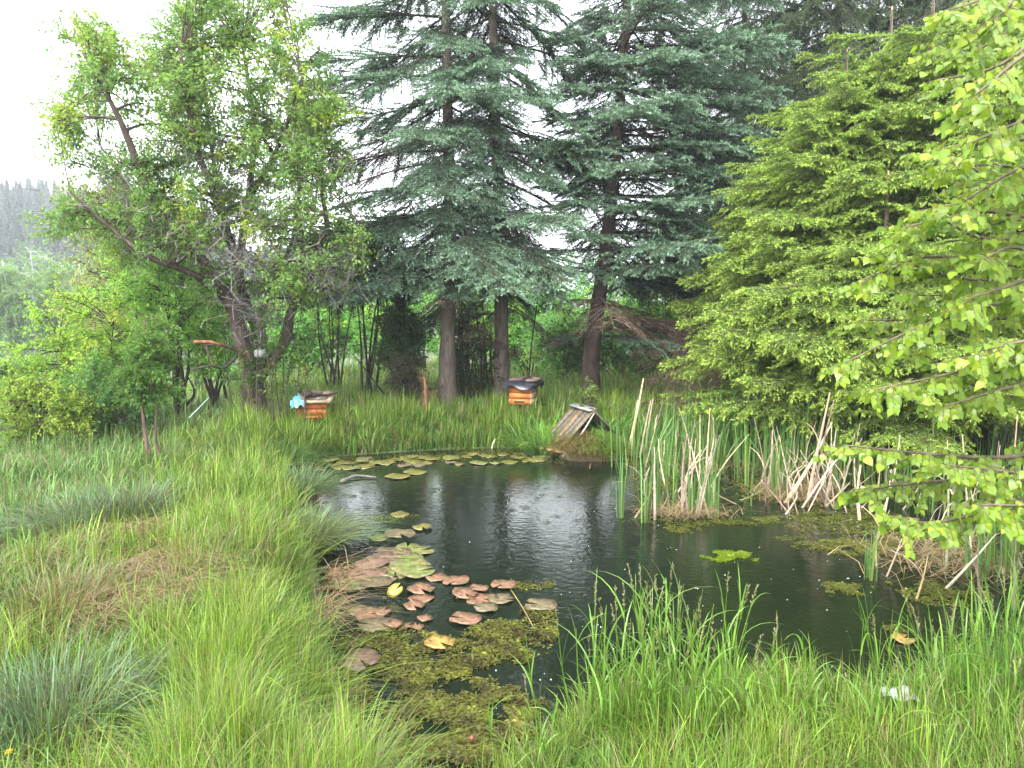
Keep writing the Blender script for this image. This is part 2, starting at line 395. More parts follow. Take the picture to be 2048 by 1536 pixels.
tree = leafy('fruit_tree', 'large old fruit tree with forked leaning trunk and grey twig tangles on the left bank', 'tree', b0, limbs, cen, .42, 13, 15, .062, [(.11, .21, .05), (.185, .29, .055), (.26, .34, .04)], bark=(.085, .062, .05), tr=.0045, sides=10)
# the bare grey twig tangles inside its crown
S = Soup()
for ex, ey, rx, ry, dy in [(420,480,60,50,-.9),(300,440,60,40,-.7),(450,330,50,70,-.4),(380,300,40,50,0),(640,300,50,60,-.5),(560,430,60,50,-.6),(500,520,50,30,-.7),(660,540,40,40,-.5),(520,620,30,30,-.3),(230,380,60,40,-.4)]:
    n = 150; c = P(ex, ey, Y0+dy); st = c + rng.normal(0, 1, (n, 3))*[rx/F*Y0*.7, .35, ry/F*Y0*.7]
    for k in range(3):
        en = st + rng.normal(0, .1, (n, 3)) + [0, 0, -.015]; frusta(S, st, en, .0045, .003, jit((.17, .15, .14), n, .25), 3); st = en
part('twig', S, M_twig, tree)['kind'] = 'stuff'
S = Soup(); tube(S, spline([P(500,715,Y0-.1), P(465,697,Y0-.3), P(438,688,Y0-.45), P(405,690,Y0-.5)], 4), .035, .022, (.1,.06,.045), 7, .15)
tube(S, spline([P(442,690,Y0-.45), P(420,684,Y0-.5), P(388,684,Y0-.55)], 3), .018, .028, (.26,.11,.06), 6, .2)
tube(S, spline([P(480,705,Y0-.2), P(450,735,Y0-.4), P(420,732,Y0-.6), P(380,740,Y0-.7)], 4), .022, .012, (.05,.04,.035), 6, .15)
tube(S, spline([P(412,690,Y0-.5), P(418,710,Y0-.5), P(428,735,Y0-.5)], 3), .014, .01, (.1,.06,.045), 5, .15)
o = part('broken_branch', S, M_bark, tree, True); o['label'] = 'broken branch stub with orange torn wood'
# suckers around its foot
S = Soup(); SL = Soup()
T = thing('root_suckers', 'thin leafy shoots growing up around the fruit tree foot', 'shoots', (b0[0]+.3, b0[1]-.3, b0[2]))
q = []; rt = []
for k in range(16):
    px = random.uniform(470, 610); a = P(px, 840, Y0-.4+random.uniform(-.3,.5)); a[2] = hz(a[0], a[1]); e_ = P(px+random.uniform(-35, 35), random.uniform(600, 730), a[1])
    pl = spline([a, a*.5+e_*.5+rng.normal(0,.05,3), e_], 4); tube(S, pl, .012, .004, (.06,.05,.04), 4, .1)
    for t in (4, 6, 8): q.append(pl[t]); rt.append(pl[t-2])
clump_leaves(SL, S, np.array(q), np.array(rt), .2, 5, 7, .055, MG, tr=.003)
part('stem', S, M_bark, T); part('foliage', SL, M_leaf, T)
# grey wasp-nest like lump wedged in its fork
def blob(S, c, r, col_, seed=0, n=10, m=14, amp=.15):
    V = []; t = []; g = np.random.default_rng(seed); ph = g.uniform(0, 6.28, 6)
    for a in range(n+1):
        th = math.pi*a/n
        for b in range(m):
            f = 2*math.pi*b/m; d_ = np.array([math.sin(th)*math.cos(f), math.sin(th)*math.sin(f), math.cos(th)])
            k = 1 + amp*(math.sin(3*d_[0]+ph[0])+math.sin(4*d_[1]+ph[1])+math.sin(5*d_[2]+ph[2]))/2
            V.append(np.asarray(c) + d_*np.asarray(r)*k)
    for a in range(n):
        for b in range(m):
            b2 = (b+1) % m; t += [[a*m+b, (a+1)*m+b, (a+1)*m+b2], [a*m+b, (a+1)*m+b2, a*m+b2]]
    S.add(V, t, col_)
S = Soup(); c = P(522, 707, Y0-.36); blob(S, c, (.105, .09, .07), (.21, .21, .20), 3); 
solo('stone', S, M_paint, 'pale grey rounded stone wedged in the fork of the fruit tree', 'stone', tuple(c), smooth=True)

# ------------------------------------------------------------------ spruce boughs
def bough(L, seed, tipc, inc, droop=.12, hang=.12, bare=.3, fall=.5, twc=(.05, .038, .03), K=10, nl=.030, nw=.011, dens=1.0, spread=.46, dead=False, ageb=.12):
    global rng
    keep = rng; rng = np.random.default_rng(seed); g = rng; lump = g.uniform(0, 6.28, 3)
    SB = Soup(); SN = Soup()
    ts = np.linspace(0, 1, 14); bend = g.uniform(-.08, .08)
    def ax(t):
        t = np.asarray(t); return np.stack([L*t, L*bend*t*t, L*(.10*t - droop*t*t*1.6 + .06*t**4)], -1)
    tube(SB, ax(ts), .022*L/2, .004, twc, 5, .1)
    n2 = int(L/.05*dens); t2 = np.sort(g.uniform(.10, .99, n2)); side = np.where(np.arange(n2) % 2, 1, -1)
    A = ax(t2); T2 = nrm(ax(t2+.02)-A)
    ln = (spread*L*(1-t2)**.75*np.clip(t2/.25, .35, 1) + .10)*g.uniform(.7, 1.2, n2)
    ang = np.radians(58 - 22*t2) + g.normal(0, .12, n2)
    lat = np.stack([-T2[:, 1], T2[:, 0], 0*t2], 1)*side[:, None]
    D2 = nrm(T2*np.cos(ang)[:, None] + lat*np.sin(ang)[:, None] + np.stack([0*t2, 0*t2, g.normal(0, .12, n2)], 1))
    S0 = []; D0 = []; L0 = []; age = []
    for k in range(n2):
        m = max(2, int(ln[k]/.042)); s = np.linspace(0, 1, m)
        pl = A[k] + D2[k]*ln[k]*s[:, None] + np.array([0, 0, -1])*(ln[k]*hang*(s**1.6)*(1+fall*g.random()))[:, None]
        frusta(SB, pl[:-1], pl[1:], .006*(1-s[:-1]*.6), .006*(1-s[1:]*.6), np.array(twc)*g.uniform(.7, 1.5), 3)
        dd = nrm(pl[1:]-pl[:-1]); dd = np.concatenate([dd, dd[-1:]])
        for j in range(m):
            rad = t2[k]*L + s[j]*ln[k]*.6
            if rad < bare*L and g.random() < .85: continue
            up = np.array([0, 0, 1.]); sidev = nrm(np.cross(dd[j], up))
            for sg in ((1, -1) if j < m-1 else (0,)):
                if g.random() < .10 + .35*(math.sin(9*t2[k]*L+lump[0])*math.sin(11*s[j]*ln[k]+lump[1]+k*.3) > .25): continue
                v = nrm(dd[j]*.8 + sidev*sg*.75 + up*(g.normal(.02, .3) - hang*.8)); l = g.uniform(.06, .125)*(1.15 - .3*s[j])
                S0.append(pl[j]); D0.append(v); L0.append(l); age.append(1 if sg == 0 else (s[j]*.7 + g.normal(0, .25)))
            S0.append(pl[j]); D0.append(dd[j]); L0.append(.045); age.append(s[j]*.6)
    S0 = np.array(S0); D0 = np.array(D0); L0 = np.array(L0); age = np.clip(np.array(age), 0, 1)
    if dead:
        frusta(SB, S0, S0+D0*L0[:, None]*1.6, .004, .002, jit(twc, len(S0), .35), 3)
    else:
        frusta(SB, S0, S0+D0*L0[:, None], .003, .0015, np.array(twc)*1.1, 3)
        n = len(S0); up = np.array([0, 0, 1.]); u1 = nrm(np.cross(D0, up+g.normal(0, .1, (n, 3)))); u2 = np.cross(D0, u1)
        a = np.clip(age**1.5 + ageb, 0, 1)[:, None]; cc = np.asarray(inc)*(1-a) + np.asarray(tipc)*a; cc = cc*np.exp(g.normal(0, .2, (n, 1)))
        for k in range(K):
            th = k*2.4 + g.uniform(0, 6.28, n); t = (k+.6)/K
            pv = u1*np.cos(th)[:, None] + u2*np.sin(th)[:, None]; base = S0 + D0*(L0*t)[:, None]
            tip = base + nrm(D0*.75+pv*.8)*nl*g.uniform(.8, 1.2, (n, 1)); wv = nrm(np.cross(tip-base, pv+g.normal(0, .5, (n, 3))))*nw*.5
            SN.add(np.stack([base-wv, base+wv, tip], 1), np.arange(n*3).reshape(n, 3), np.repeat(cc[:, None, :], 3, 1))
    rng = keep
    v1, t1, c1 = SB.arrays()
    S = Soup(); S.add(v1, t1, c1); nb = len(t1)
    if not dead: S.add(*SN.arrays())
    me = S.mesh('branch', M_needle); me.materials.clear(); me.materials.append(M_twig); me.materials.append(M_needle)
    mi = np.zeros(len(me.polygons), dtype=np.int32); mi[nb:] = 1; me.polygons.foreach_set('material_index', mi)
    return me
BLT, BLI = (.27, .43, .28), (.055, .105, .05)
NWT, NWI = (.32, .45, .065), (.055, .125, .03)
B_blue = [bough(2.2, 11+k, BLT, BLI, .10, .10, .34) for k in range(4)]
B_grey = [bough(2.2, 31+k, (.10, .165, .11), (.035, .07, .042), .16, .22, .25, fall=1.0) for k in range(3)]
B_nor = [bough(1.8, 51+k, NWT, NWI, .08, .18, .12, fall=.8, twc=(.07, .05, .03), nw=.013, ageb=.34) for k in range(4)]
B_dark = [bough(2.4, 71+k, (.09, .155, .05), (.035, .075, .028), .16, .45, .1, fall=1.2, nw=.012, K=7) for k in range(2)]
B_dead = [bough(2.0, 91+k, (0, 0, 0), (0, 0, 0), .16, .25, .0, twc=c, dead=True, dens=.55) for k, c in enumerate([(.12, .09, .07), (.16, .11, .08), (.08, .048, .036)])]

def spruce(name, label, pts, r0, r1, group=None, bark=(.125, .10, .08)):
    base = np.array(pts[0]); T = thing(name, label, 'tree', base, group)
    s = spline(pts, 8); S = Soup(); tube(S, s, r0, r1, bark, 12, .06, flare=.35)
    part('trunk', S, M_bark, T, True); return T, s
def at_z(s, z):
    j = int(np.argmin(np.abs(s[:, 2]-z))); return s[j]
def add_bough(T, s, z, az, pitch, scale, meshes, roll=None, squash=1):
    p = at_z(s, z).copy(); p[2] = z; me = random.choice(meshes)
    rot = Euler((random.gauss(0, .12) if roll is None else roll, -pitch, az), 'XYZ')
    o = put('branch', me, T, p - np.array(T.location), rot, (scale, scale*random.choice((1, -1)), scale*squash))
    return o
# blue spruce number one
def ground_at(px, Y, sink=.12):
    x = (px-1024)/F*Y; return np.array([x, Y, hz(x, Y)-sink])
T1, s1 = spruce('blue_spruce', 'tall blue spruce whose trunk stands nearest the pond, left of the dark thicket', [ground_at(895, 12.5), P(895, 700, 12.5), P(900, 450, 12.6), P(893, 120, 12.6), P(890, -200, 12.6), P(888, -700, 12.6)], .15, .03)
T2, s2 = spruce('blue_spruce', 'blue spruce with bare lower trunk beside the dark covered beehive', [ground_at(1003, 13.2), P(1003, 700, 13.2), P(1000, 450, 13.2), P(988, 150, 13.2), P(985, -200, 13.2), P(985, -650, 13.2)], .15, .03)
T3, s3 = spruce('blue_spruce', 'leaning blue spruce on the right with flat tiers of pale boughs', [ground_at(1180, 13.6), P(1186, 680, 13.6), P(1212, 500, 13.6), P(1236, 260, 13.6), P(1252, 40, 13.6), P(1262, -250, 13.6), P(1266, -700, 13.6)], .16, .03, bark=(.085, .058, .047))
TOP = 13.0
def zrow(py, Y): return P(0, py, Y)[2]
for T_, s_, Y_, z0, seed in ((T1, s1, 12.5, 2.6, 1), (T2, s2, 13.2, 2.9, 2)):
    random.seed(seed); z = z0; k = random.random()*6
    while z < TOP-.5:
        nb = random.choice((2, 3, 4)) if z < 7.0 else 5
        for j in range(nb):
            az = k + j*2*math.pi/nb + random.gauss(0, .3); L = (1.0 + .22*(1-(z/TOP)))*(1.0 - .78*max(0, (z-6)/(TOP-6)))
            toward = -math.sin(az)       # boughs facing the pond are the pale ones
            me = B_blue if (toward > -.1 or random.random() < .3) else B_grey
            if T_ is T2 and z < 5.8 and z < 4.6 and math.cos(az) > .15 and random.random() < .7: continue
            if z < 5 and toward < -.2 and random.random() < .6: me = B_dead
            add_bough(T_, s_, z + random.gauss(0, .06), az, R(random.uniform(-36, -4)) if z < 8 else R(random.uniform(-15, 15)), L*random.uniform(.75, 1.1), me)
        k += .9; z += random.uniform(.36, .5)
    for j in range(9): add_bough(T_, s_, random.uniform(1.6, 3.6), random.uniform(0, 6.28), R(random.uniform(-30, 5)), random.uniform(.35, .75), B_dead)
# the pale hanging boughs that the photograph shows in front of the two trunks
random.seed(5)
for (T_, s_, z, az, pit, sc) in [(T1, s1, zrow(150, 12.5), -80, -22, .95), (T1, s1, zrow(170, 12.5), -50, -25, .8), (T1, s1, zrow(300, 12.5), -120, -35, .8), (T1, s1, zrow(230, 12.5), -95, -40, .85),
        (T2, s2, zrow(350, 13.2), -95, -22, .9), (T2, s2, zrow(380, 13.2), -60, -28, .8), (T2, s2, zrow(390, 13.2), -120, -25, .8), (T1, s1, zrow(460, 12.5), -70, -22, .75), (T1, s1, zrow(480, 12.5), -110, -20, .6),
        (T2, s2, zrow(500, 13.2), -50, -15, .7), (T2, s2, zrow(520, 13.2), -100, -18, .65), (T1, s1, zrow(560, 12.5), -75, -15, .55), (T2, s2, zrow(260, 13.2), -30, -20, 1.0), (T2, s2, zrow(300, 13.2), -15, -14, .95), (T2, s2, zrow(330, 13.2), 5, -16, .9), (T3, s3, zrow(300, 13.6), 190, -8, .7), (T3, s3, zrow(405, 13.6), 200, -6, .6),
        (T1, s1, zrow(60, 12.5), -85, -25, .8), (T1, s1, zrow(220, 12.5), -75, -35, .75), (T1, s1, zrow(360, 12.5), -95, -32, .7), (T1, s1, zrow(400, 12.5), -130, -25, .75), (T2, s2, zrow(100, 13.2), -80, -25, .8), (T2, s2, zrow(200, 13.2), -95, -30, .85), (T2, s2, zrow(280, 13.2), -110, -30, .8), (T2, s2, zrow(440, 13.2), -80, -25, .75),
        (T3, s3, zrow(120, 13.6), -85, -18, .8), (T3, s3, zrow(190, 13.6), -70, -14, .85), (T3, s3, zrow(330, 13.6), -60, -8, .8), (T3, s3, zrow(410, 13.6), -90, -10, .65), (T3, s3, zrow(440, 13.6), -35, -6, 1.0), (T3, s3, zrow(500, 13.6), -30, -6, 1.0), (T3, s3, zrow(300, 13.6), -25, -6, 1.15), (T3, s3, zrow(360, 13.6), -10, -5, 1.15), (T3, s3, zrow(540, 13.6), -18, -5, 1.1),
        (T1, s1, zrow(110, 12.5), 178, -2, 1.05), (T1, s1, zrow(30, 12.5), 170, 4, 1.1), (T1, s1, zrow(200, 12.5), 186, -14, .95), (T1, s1, zrow(150, 12.5), 200, -8, 1.1)]:
    add_bough(T_, s_, z, R(az), R(pit), sc, B_blue)
for z, az, pit in [(zrow(260, 12.5), 180, -6), (zrow(280, 12.5), 172, -8), (zrow(300, 12.5), 190, -4), (zrow(320, 12.5), 183, -10)]:
    add_bough(T1, s1, z, R(az), R(pit), 1.1, B_dead)
# the third spruce: flat tiers reaching to the right
random.seed(9); z = 2.75
tiers = [660, 600, 545, 505, 470, 425, 395, 345, 300, 262, 225, 180, 140, 95, 50, 0, -50, -100, -150, -200, -260, -320, -380, -440, -500, -560, -620]
for i_, py in enumerate(tiers):
    z = zrow(py, 13.6); nb = 6 if py < 600 else 3; L = 1.1*(1 - .78*max(0, (z-6)/(TOP-6)))
    for j in range(nb):
        az = i_*1.1 + j*2*math.pi/nb + random.gauss(0, .25); ri = math.cos(az)
        l = L*(1.0 + .22*max(ri, 0) - .42*max(-ri, 0))*random.uniform(.85, 1.08)
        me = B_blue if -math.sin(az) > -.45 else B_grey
        if py > 580: me = B_dead
        if ri < -.1 and py > 400 and random.random() < .7: continue
        add_bough(T3, s3, z + random.gauss(0, .04), az, R(random.uniform(-9, 3)), l, me, roll=random.gauss(0, .06))
for az, sc, pit, me in [(-12, 1.05, 0, B_blue), (-35, .8, -1, B_blue), (-165, .38, 3, B_blue), (4, 1.15, 3, B_dead), (-6, 1.2, 5, B_dead), (-20, 1.0, 6, B_dead)]:
    add_bough(T3, s3, zrow(672 if me is B_blue else 640, 13.6), R(az), R(pit - 4), sc, me, roll=0)

# tall dark spruces behind
def auto_spruce(name, label, px, Y, topz, z0, L0, meshes, group=None, n=90, lean=0, r0=.16, seed=0, pit=(-20, 0), bark=(.07, .05, .04), shape=1.0, dz=None, side=0):
    random.seed(seed); b = ground_at(px, Y); T, s = spruce(name, label, [b, b+[lean*.3, 0, (topz-b[2])*.4], b+[lean, 0, topz-b[2]]], r0, .012, group, bark)
    ld = .8 if name == 'young_spruce' else .12
    for k in range(n):
        f = (k+random.random())/n; z = b[2] + z0 + (topz-ld-b[2]-z0)*f**.9; rel = (z-b[2]-z0)/(topz-b[2]-z0)
        l = L0*(1-rel)**shape*random.uniform(.8, 1.12)+.10; az = k*2.4+random.gauss(0, .2)
        add_bough(T, s, z, az, R(random.uniform(*pit) + 38*max(0, rel-.75)*4*.5), l, meshes)
    if ld > .5:
        S = Soup(); q = np.array([b[0]+lean, b[1], topz-ld-.2]); tube(S, [q, q+[.01, 0, .5], q+[.0, 0, ld+.25]], .016, .010, (.30, .215, .13), 6, .1)
        n = 60; t = rng.random((n, 1)); st = q + [0, 0, 1]*t*(ld+.2); d_ = nrm(rng.normal(0, 1, (n, 3))+[0, 0, .8]); frusta(S, st, st+d_*rng.uniform(.02, .05, (n, 1)), .003, .002, jit((.25,.25,.06), n), 3)
        part('leader_shoot', S, M_twig, T)
    return T, s
auto_spruce('spruce', 'tall dark spruce rising behind the bright young spruces', 1650, 15.5, 15, 1.6, 1.25, B_dark, n=190, seed=3, pit=(-28, -5), shape=.7)
auto_spruce('spruce', 'dark spruce seen behind the leaning blue spruce tiers', 1470, 18.5, 15, 1.5, 1.2, B_dark, n=150, seed=4, pit=(-25, -5), shape=.7)
auto_spruce('spruce', 'dark spruce filling the corner behind the near leafy branches', 1930, 14.0, 14, 1.0, 1.2, B_dark, n=180, seed=6, pit=(-28, -5), shape=.7)
0 and auto_spruce('spruce', 'dark spruce standing between the first two blue spruces further back', 1075, 19, 14, 3.5, .9, B_dark, n=60, seed=8, pit=(-20, 0), shape=.7)
# bright young spruces on the right
NG = 'young spruces crowded on the right bank'
auto_spruce('young_spruce', 'leftmost bright young spruce with bare leader shoot', 1655, 10.6, zrow(105, 10.6), 1.3, 1.12, B_nor, NG, n=120, seed=21, lean=.1, r0=.09, pit=(-14, 6), shape=.40)
auto_spruce('young_spruce', 'bright young spruce with the second leader from the left', 1745, 10.9, zrow(20, 10.9), 1.3, 1.15, B_nor, NG, n=120, seed=22, lean=.05, r0=.09, pit=(-14, 6), shape=.38)
auto_spruce('young_spruce', 'tall bright young spruce behind the near branches, its leader near the top edge', 1830, 10.4, zrow(-60, 10.4), 1.4, 1.2, B_nor, NG, n=130, seed=23, r0=.1, pit=(-14, 6), shape=.38)
auto_spruce('young_spruce', 'young spruce at the right edge of the picture above the dead stalks', 1990, 9.6, zrow(-80, 9.6), 1.4, 1.2, B_nor, NG, n=110, seed=24, r0=.09, pit=(-16, 4), shape=.38)
auto_spruce('young_spruce', 'bright young spruce standing closest to the leaning blue spruce', 1575, 12.0, zrow(230, 12.0), 1.3, 1.05, B_nor, NG, n=100, seed=26, r0=.08, pit=(-14, 6), shape=.55)
T, s = auto_spruce('young_spruce', 'small bright spruce whose low boughs reach left over the brown brush', 1760, 9.2, zrow(350, 9.2), 1.4, 1.0, B_nor, NG, n=85, seed=25, r0=.08, pit=(-12, 4), shape=.45)
for az, py, sc in [(185, 600, 1.15), (175, 650, 1.1), (195, 640, 1.15), (205, 560, 1.1), (170, 560, 1.0), (215, 650, 1.1), (190, 680, .9), (230, 690, .8), (250, 690, .7), (270, 670, .8)]:
    add_bough(T, s, zrow(py, 9.2), R(az), R(-6), sc, B_nor)

# brown brush pile of cut branches under the spruces
random.seed(33); T = thing('brush_pile', 'heap of reddish brown dead branches under the bright spruces', 'brush', ground_at(1540, 12.2))
for k in range(60):
    x = random.uniform(1400, 1750); y = random.uniform(11.2, 13); z = random.uniform(.25, 1.5); 
    o = put('branch', random.choice(B_dead[1:]), T, np.array([(x-1024)/F*y, y, z+.2]) - np.array(T.location), (random.uniform(-1.5, 1.5), random.uniform(-.2, .3), random.choice((0, math.pi)) + random.gauss(0, .4)), random.uniform(.4, .8))
# dead lower skirt hanging along the thicket and a small dry spruce
# ---- thicket between the trunks
S = Soup(); SL = Soup(); T = thing('thicket', 'dark thicket of thin stems between the two blue spruce trunks', 'shrub', ground_at(950, 13.6))
q = []; rt = []
for k in range(34):
    px = random.uniform(905, 1000); y = random.uniform(12.9, 14.4); a = ground_at(px, y, 0); e_ = P(px+random.uniform(-14, 14), random.uniform(590, 700), y)
    pl = spline([a, a*.5+e_*.5+rng.normal(0, .04, 3), e_], 4); tube(S, pl, .018, .008, (.03, .025, .02), 5, .1)
    for t in (3, 5, 7, 8): q.append(pl[t]+rng.normal(0, .1, 3)); rt.append(pl[t-2])
clump_leaves(SL, S, np.array(q), np.array(rt), .22, 6, 8, .05, DG, tr=.004)
part('stem', S, M_bark, T); part('foliage', SL, M_leaf, T)

# ---- shrubs, bushes and background trees
def bush(name, label, px, Y, w_, h_, d_, n, cr, twigs, per, ll, cols=None, group=None, cat='bush', base_px=None, bark=(.06, .05, .04), hang=.2, lift=0, lw=.55, shell=.35, nst=7, tr=.004):
    b = ground_at(px, Y, .05); c = b + [0, 0, h_*.55 + lift]; ll *= 1.2; per = int(per*1.7); cols = np.array(cols)*(1.95 if px < 450 else 1.85 if Y > 16 else 1.4)
    cen = ell_points(n, c, (w_, d_, h_*.5), shell)
    limbs = []
    for k in range(nst):
        e_ = c + rng.normal(0, .45, 3)*[w_*.6, d_*.6, h_*.3]; limbs.append(([b + rng.normal(0, .12, 3)*[1, 1, 0], b*.5+e_*.5+rng.normal(0, .08, 3), e_], max(.012, h_*.012), .006))
    return leafy(name, label, cat, b, limbs, cen, cr, twigs, per, ll, cols, group, bark, hang=hang, sides=5, tr=tr, lw=lw)
bush('shrub', 'dense dark green shrub left of the nearest blue spruce trunk', 800, 12.9, .55, 2.9, .5, 50, .32, 12, 12, .05, DG)
bush('shrub', 'upright mid green shrub between the fruit tree and dark shrub', 735, 14.0, .85, 2.4, .6, 60, .36, 10, 10, .06, MG, lift=1.4)
bush('shrub', 'bright lime leaved shrub behind the wooden beehive', 668, 14.5, 1.2, 2.0, .7, 60, .32, 10, 9, .06, lift=1.5, cols=[(.08,.19,.012),(.12,.22,.015),(.14,.24,.02)])
bush('shrub', 'low brown twiggy shrub at the foot of the dark shrub', 812, 12.3, .5, 1.15, .45, 40, .2, 14, 3, .04, [(.06,.05,.03),(.07,.09,.03)], tr=.005)
# small sapling pair on the left bank
Ys = 7.9; bs = ground_at(296, Ys, .05)
limbs = [([bs, P(292, 880, Ys), P(284, 800, Ys), P(282, 720, Ys), P(290, 640, Ys)], .024, .007), ([bs+[.1, .05, 0], P(312, 880, Ys+.05), P(316, 800, Ys), P(330, 740, Ys)], .016, .006)]
leafy('sapling', 'sapling with two thin reddish stems and round crown on the left bank', 'tree', bs, limbs, px_cloud([(280,735,50,45),(300,680,45,50),(262,770,30,30),(322,760,30,30)], 60, Ys, .3), .17, 9, 17, .04, [(.06,.14,.02),(.11,.20,.03)], bark=(.11,.07,.055), tr=.0025, sides=6)
LB = 'bushes beyond the left bank'
bush('bush', 'yellow green airy bush behind the sapling pair', 190, 11.3, 1.25, 2.3, .9, 80, .34, 11, 9, .045, YG, LB)
bush('bush', 'feathery light green bush between the sapling and the fruit tree', 345, 12.4, 1.35, 3.7, .9, 100, .38, 11, 9, .05, [(.09,.18,.03),(.13,.22,.035)], LB)
bush('bush', 'bright young willow bush left of the fruit tree trunk', 420, 13.2, 1.0, 2.7, .8, 60, .36, 10, 9, .05, [(.10,.19,.03),(.14,.23,.035)], LB)
bush('bush', 'grey green rounded bush at the left edge', 60, 11.5, 1.7, 1.75, 1.2, 90, .38, 12, 10, .05, [(.075,.125,.035),(.115,.17,.045)], LB)
bush('bush', 'dark green leafy bush low behind the left tussocks', 190, 9.8, 1.1, 1.25, .6, 60, .26, 12, 11, .042, [(.03,.075,.018),(.06,.12,.02)], LB)
bush('bush', 'yellowish small leaved bush in the lower left corner of the hedge', 75, 9.3, 1.0, 1.15, .6, 60, .24, 10, 10, .035, [(.08,.13,.015),(.13,.17,.02)], LB)
bush('bush', 'tangled brown twigged bush behind the yellow green bush', 255, 14.5, 1.0, 4.4, .9, 70, .4, 14, 4, .05, [(.11,.15,.04),(.14,.17,.04)], LB, bark=(.10,.085,.07), tr=.007)
bush('bush', 'pale yellowish bush with reddish new leaves higher up on the left', 215, 15.5, 1.3, 5.2, 1.0, 80, .42, 10, 7, .06, [(.10,.14,.03),(.15,.13,.04)], LB)
# background wall of greenery behind the spruces
random.seed(44)
BGG = 'sunlit shrubs behind the blue spruces'
for px, Y, w_, h_, cols, lab in [(620,19,2.0,2.4,BG_,'bright shrub far behind the fruit tree trunk'),(760,22,2.6,3.0,BG_,'tall fresh green shrub behind the upright shrub'),(900,24,2.8,4.2,MG,'leafy tree-like shrub behind the nearest spruce trunk'),
        (1060,20,2.0,2.6,[(.06,.16,.02),(.10,.22,.03),(.12,.2,.02)],'lush green shrub behind the dark covered beehive'),(1130,18.0,1.2,1.9,[(.075,.17,.045),(.12,.22,.055),(.13,.2,.045)],'low vivid green shrub left of the leaning spruce foot'),
        (1250,18.5,1.7,2.2,[(.075,.17,.045),(.12,.22,.055),(.13,.2,.045)],'vivid green shrub right of the leaning spruce foot'),(1370,17.5,1.4,2.4,MG,'darker shrub under the leaning spruce boughs'),
        (1200,26,3.2,4.2,BG_,'pale tall shrub seen through the leaning spruce tiers'),(1400,24,3.0,6.2,MG,'tall green shrub behind the right ends of the tiers'),(1020,28,2.6,4.0,BG_,'distant fresh green shrub between the first two spruces'),
        (500,24,2.6,3.6,BG_,'distant pale shrub seen under the fruit tree crown'),(395,27,2.8,5.2,BG_,'distant rounded shrub left of the fruit tree trunk')]:
    bush('shrub', lab, px, Y, w_, h_, w_*.7, int(40+w_*24), .5, 10, 9, .085, cols, BGG, tr=.008)
# pale birches and the misty wood on the left
for px, Y, h_, w_, lab, cols in [(20,44,8.0,2.4,'hazy round birch at the left edge of the picture',[(.12,.22,.05),(.17,.28,.07)]),(110,47,8.4,2.5,'hazy birch with a pale thin trunk right of the edge one',[(.13,.23,.05),(.18,.29,.07)]),
        (75,58,9.8,2.8,'taller darker birch rising between the two hazy birches',[(.08,.16,.05),(.12,.2,.06)]),(170,60,9.0,3.0,'dull green birch partly behind the fruit tree',[(.09,.17,.045),(.13,.21,.055)]),(-60,50,8.5,3,'hazy birch crown cut by the left edge',[(.11,.2,.05),(.15,.25,.07)])]:
    b = ground_at(px, Y, .2); ht = h_; c = b + [0, 0, ht*.52]
    limbs = [([b, b+[.2, 0, ht*.4], b+[-.1, 0, ht*.9]], .13, .03), ([b+[.9, .5, 0], b+[1.2, .5, ht*.4], b+[1.5, 0, ht*.8]], .09, .02), ([b+[-.8, 0, 0], b+[-1.1, .2, ht*.35], b+[-1.3, 0, ht*.75]], .08, .02)]
    leafy('birch', lab, 'tree', b, limbs, ell_points(150, c, (w_, w_*.8, ht*.47), .25), .75, 12, 16, .15, cols, 'misty birches beyond the meadow', bark=(.42, .42, .38), tr=.012, sides=6)
# far conifer wood
S = Soup(); g = np.random.default_rng(12); nC = 800
xs = g.uniform(-150, -38, nC); ys = g.uniform(95, 165, nC); zz = height(xs, ys); hh = g.uniform(10.5, 13.5, nC)
for x, y, z, h in zip(xs, ys, zz, hh):
    m = 150; f = g.random(m)**.8; r_ = (1-f)*h*.24*g.uniform(.7, 1.1, m)+.12; a = g.uniform(0, 6.28, m)
    o = np.stack([np.cos(a), np.sin(a), 0*a], 1); s_ = np.stack([-np.sin(a), np.cos(a), 0*a], 1)
    st = np.array([x, y, z+h*.08]) + np.stack([0*f, 0*f, f*h*.9], 1); tip = st + o*r_[:, None] - [0, 0, 1]*(r_*.45)[:, None]
    w1 = s_*(r_*.38+.05)[:, None]; cc = np.array([.022, .042, .024])*g.uniform(.7, 1.4)*np.exp(g.normal(0, .2, (m, 1)))
    S.add(np.stack([st, tip+w1-[0, 0, .15]*1, tip*1.0+o*.15, tip-w1-[0, 0, .15]], 1), np.concatenate([(np.arange(m)*4)[:, None]+[0, 1, 2], (np.arange(m)*4)[:, None]+[0, 2, 3]]), np.repeat(cc[:, None, :]*np.ones((1, 1, 3)), 4, 1))
    frusta(S, [[x, y, z+h*.12]], [[x, y, z+h*.97]], h*.17, .05, cc[0]*.9, 6)
    frusta(S, [[x, y, z-.2]], [[x, y, z+h*.2]], .16, .12, (.05, .04, .035), 4)
solo('conifer_wood', S, M_needle, 'misty dark conifer wood along the far ridge', 'forest', kind='stuff')

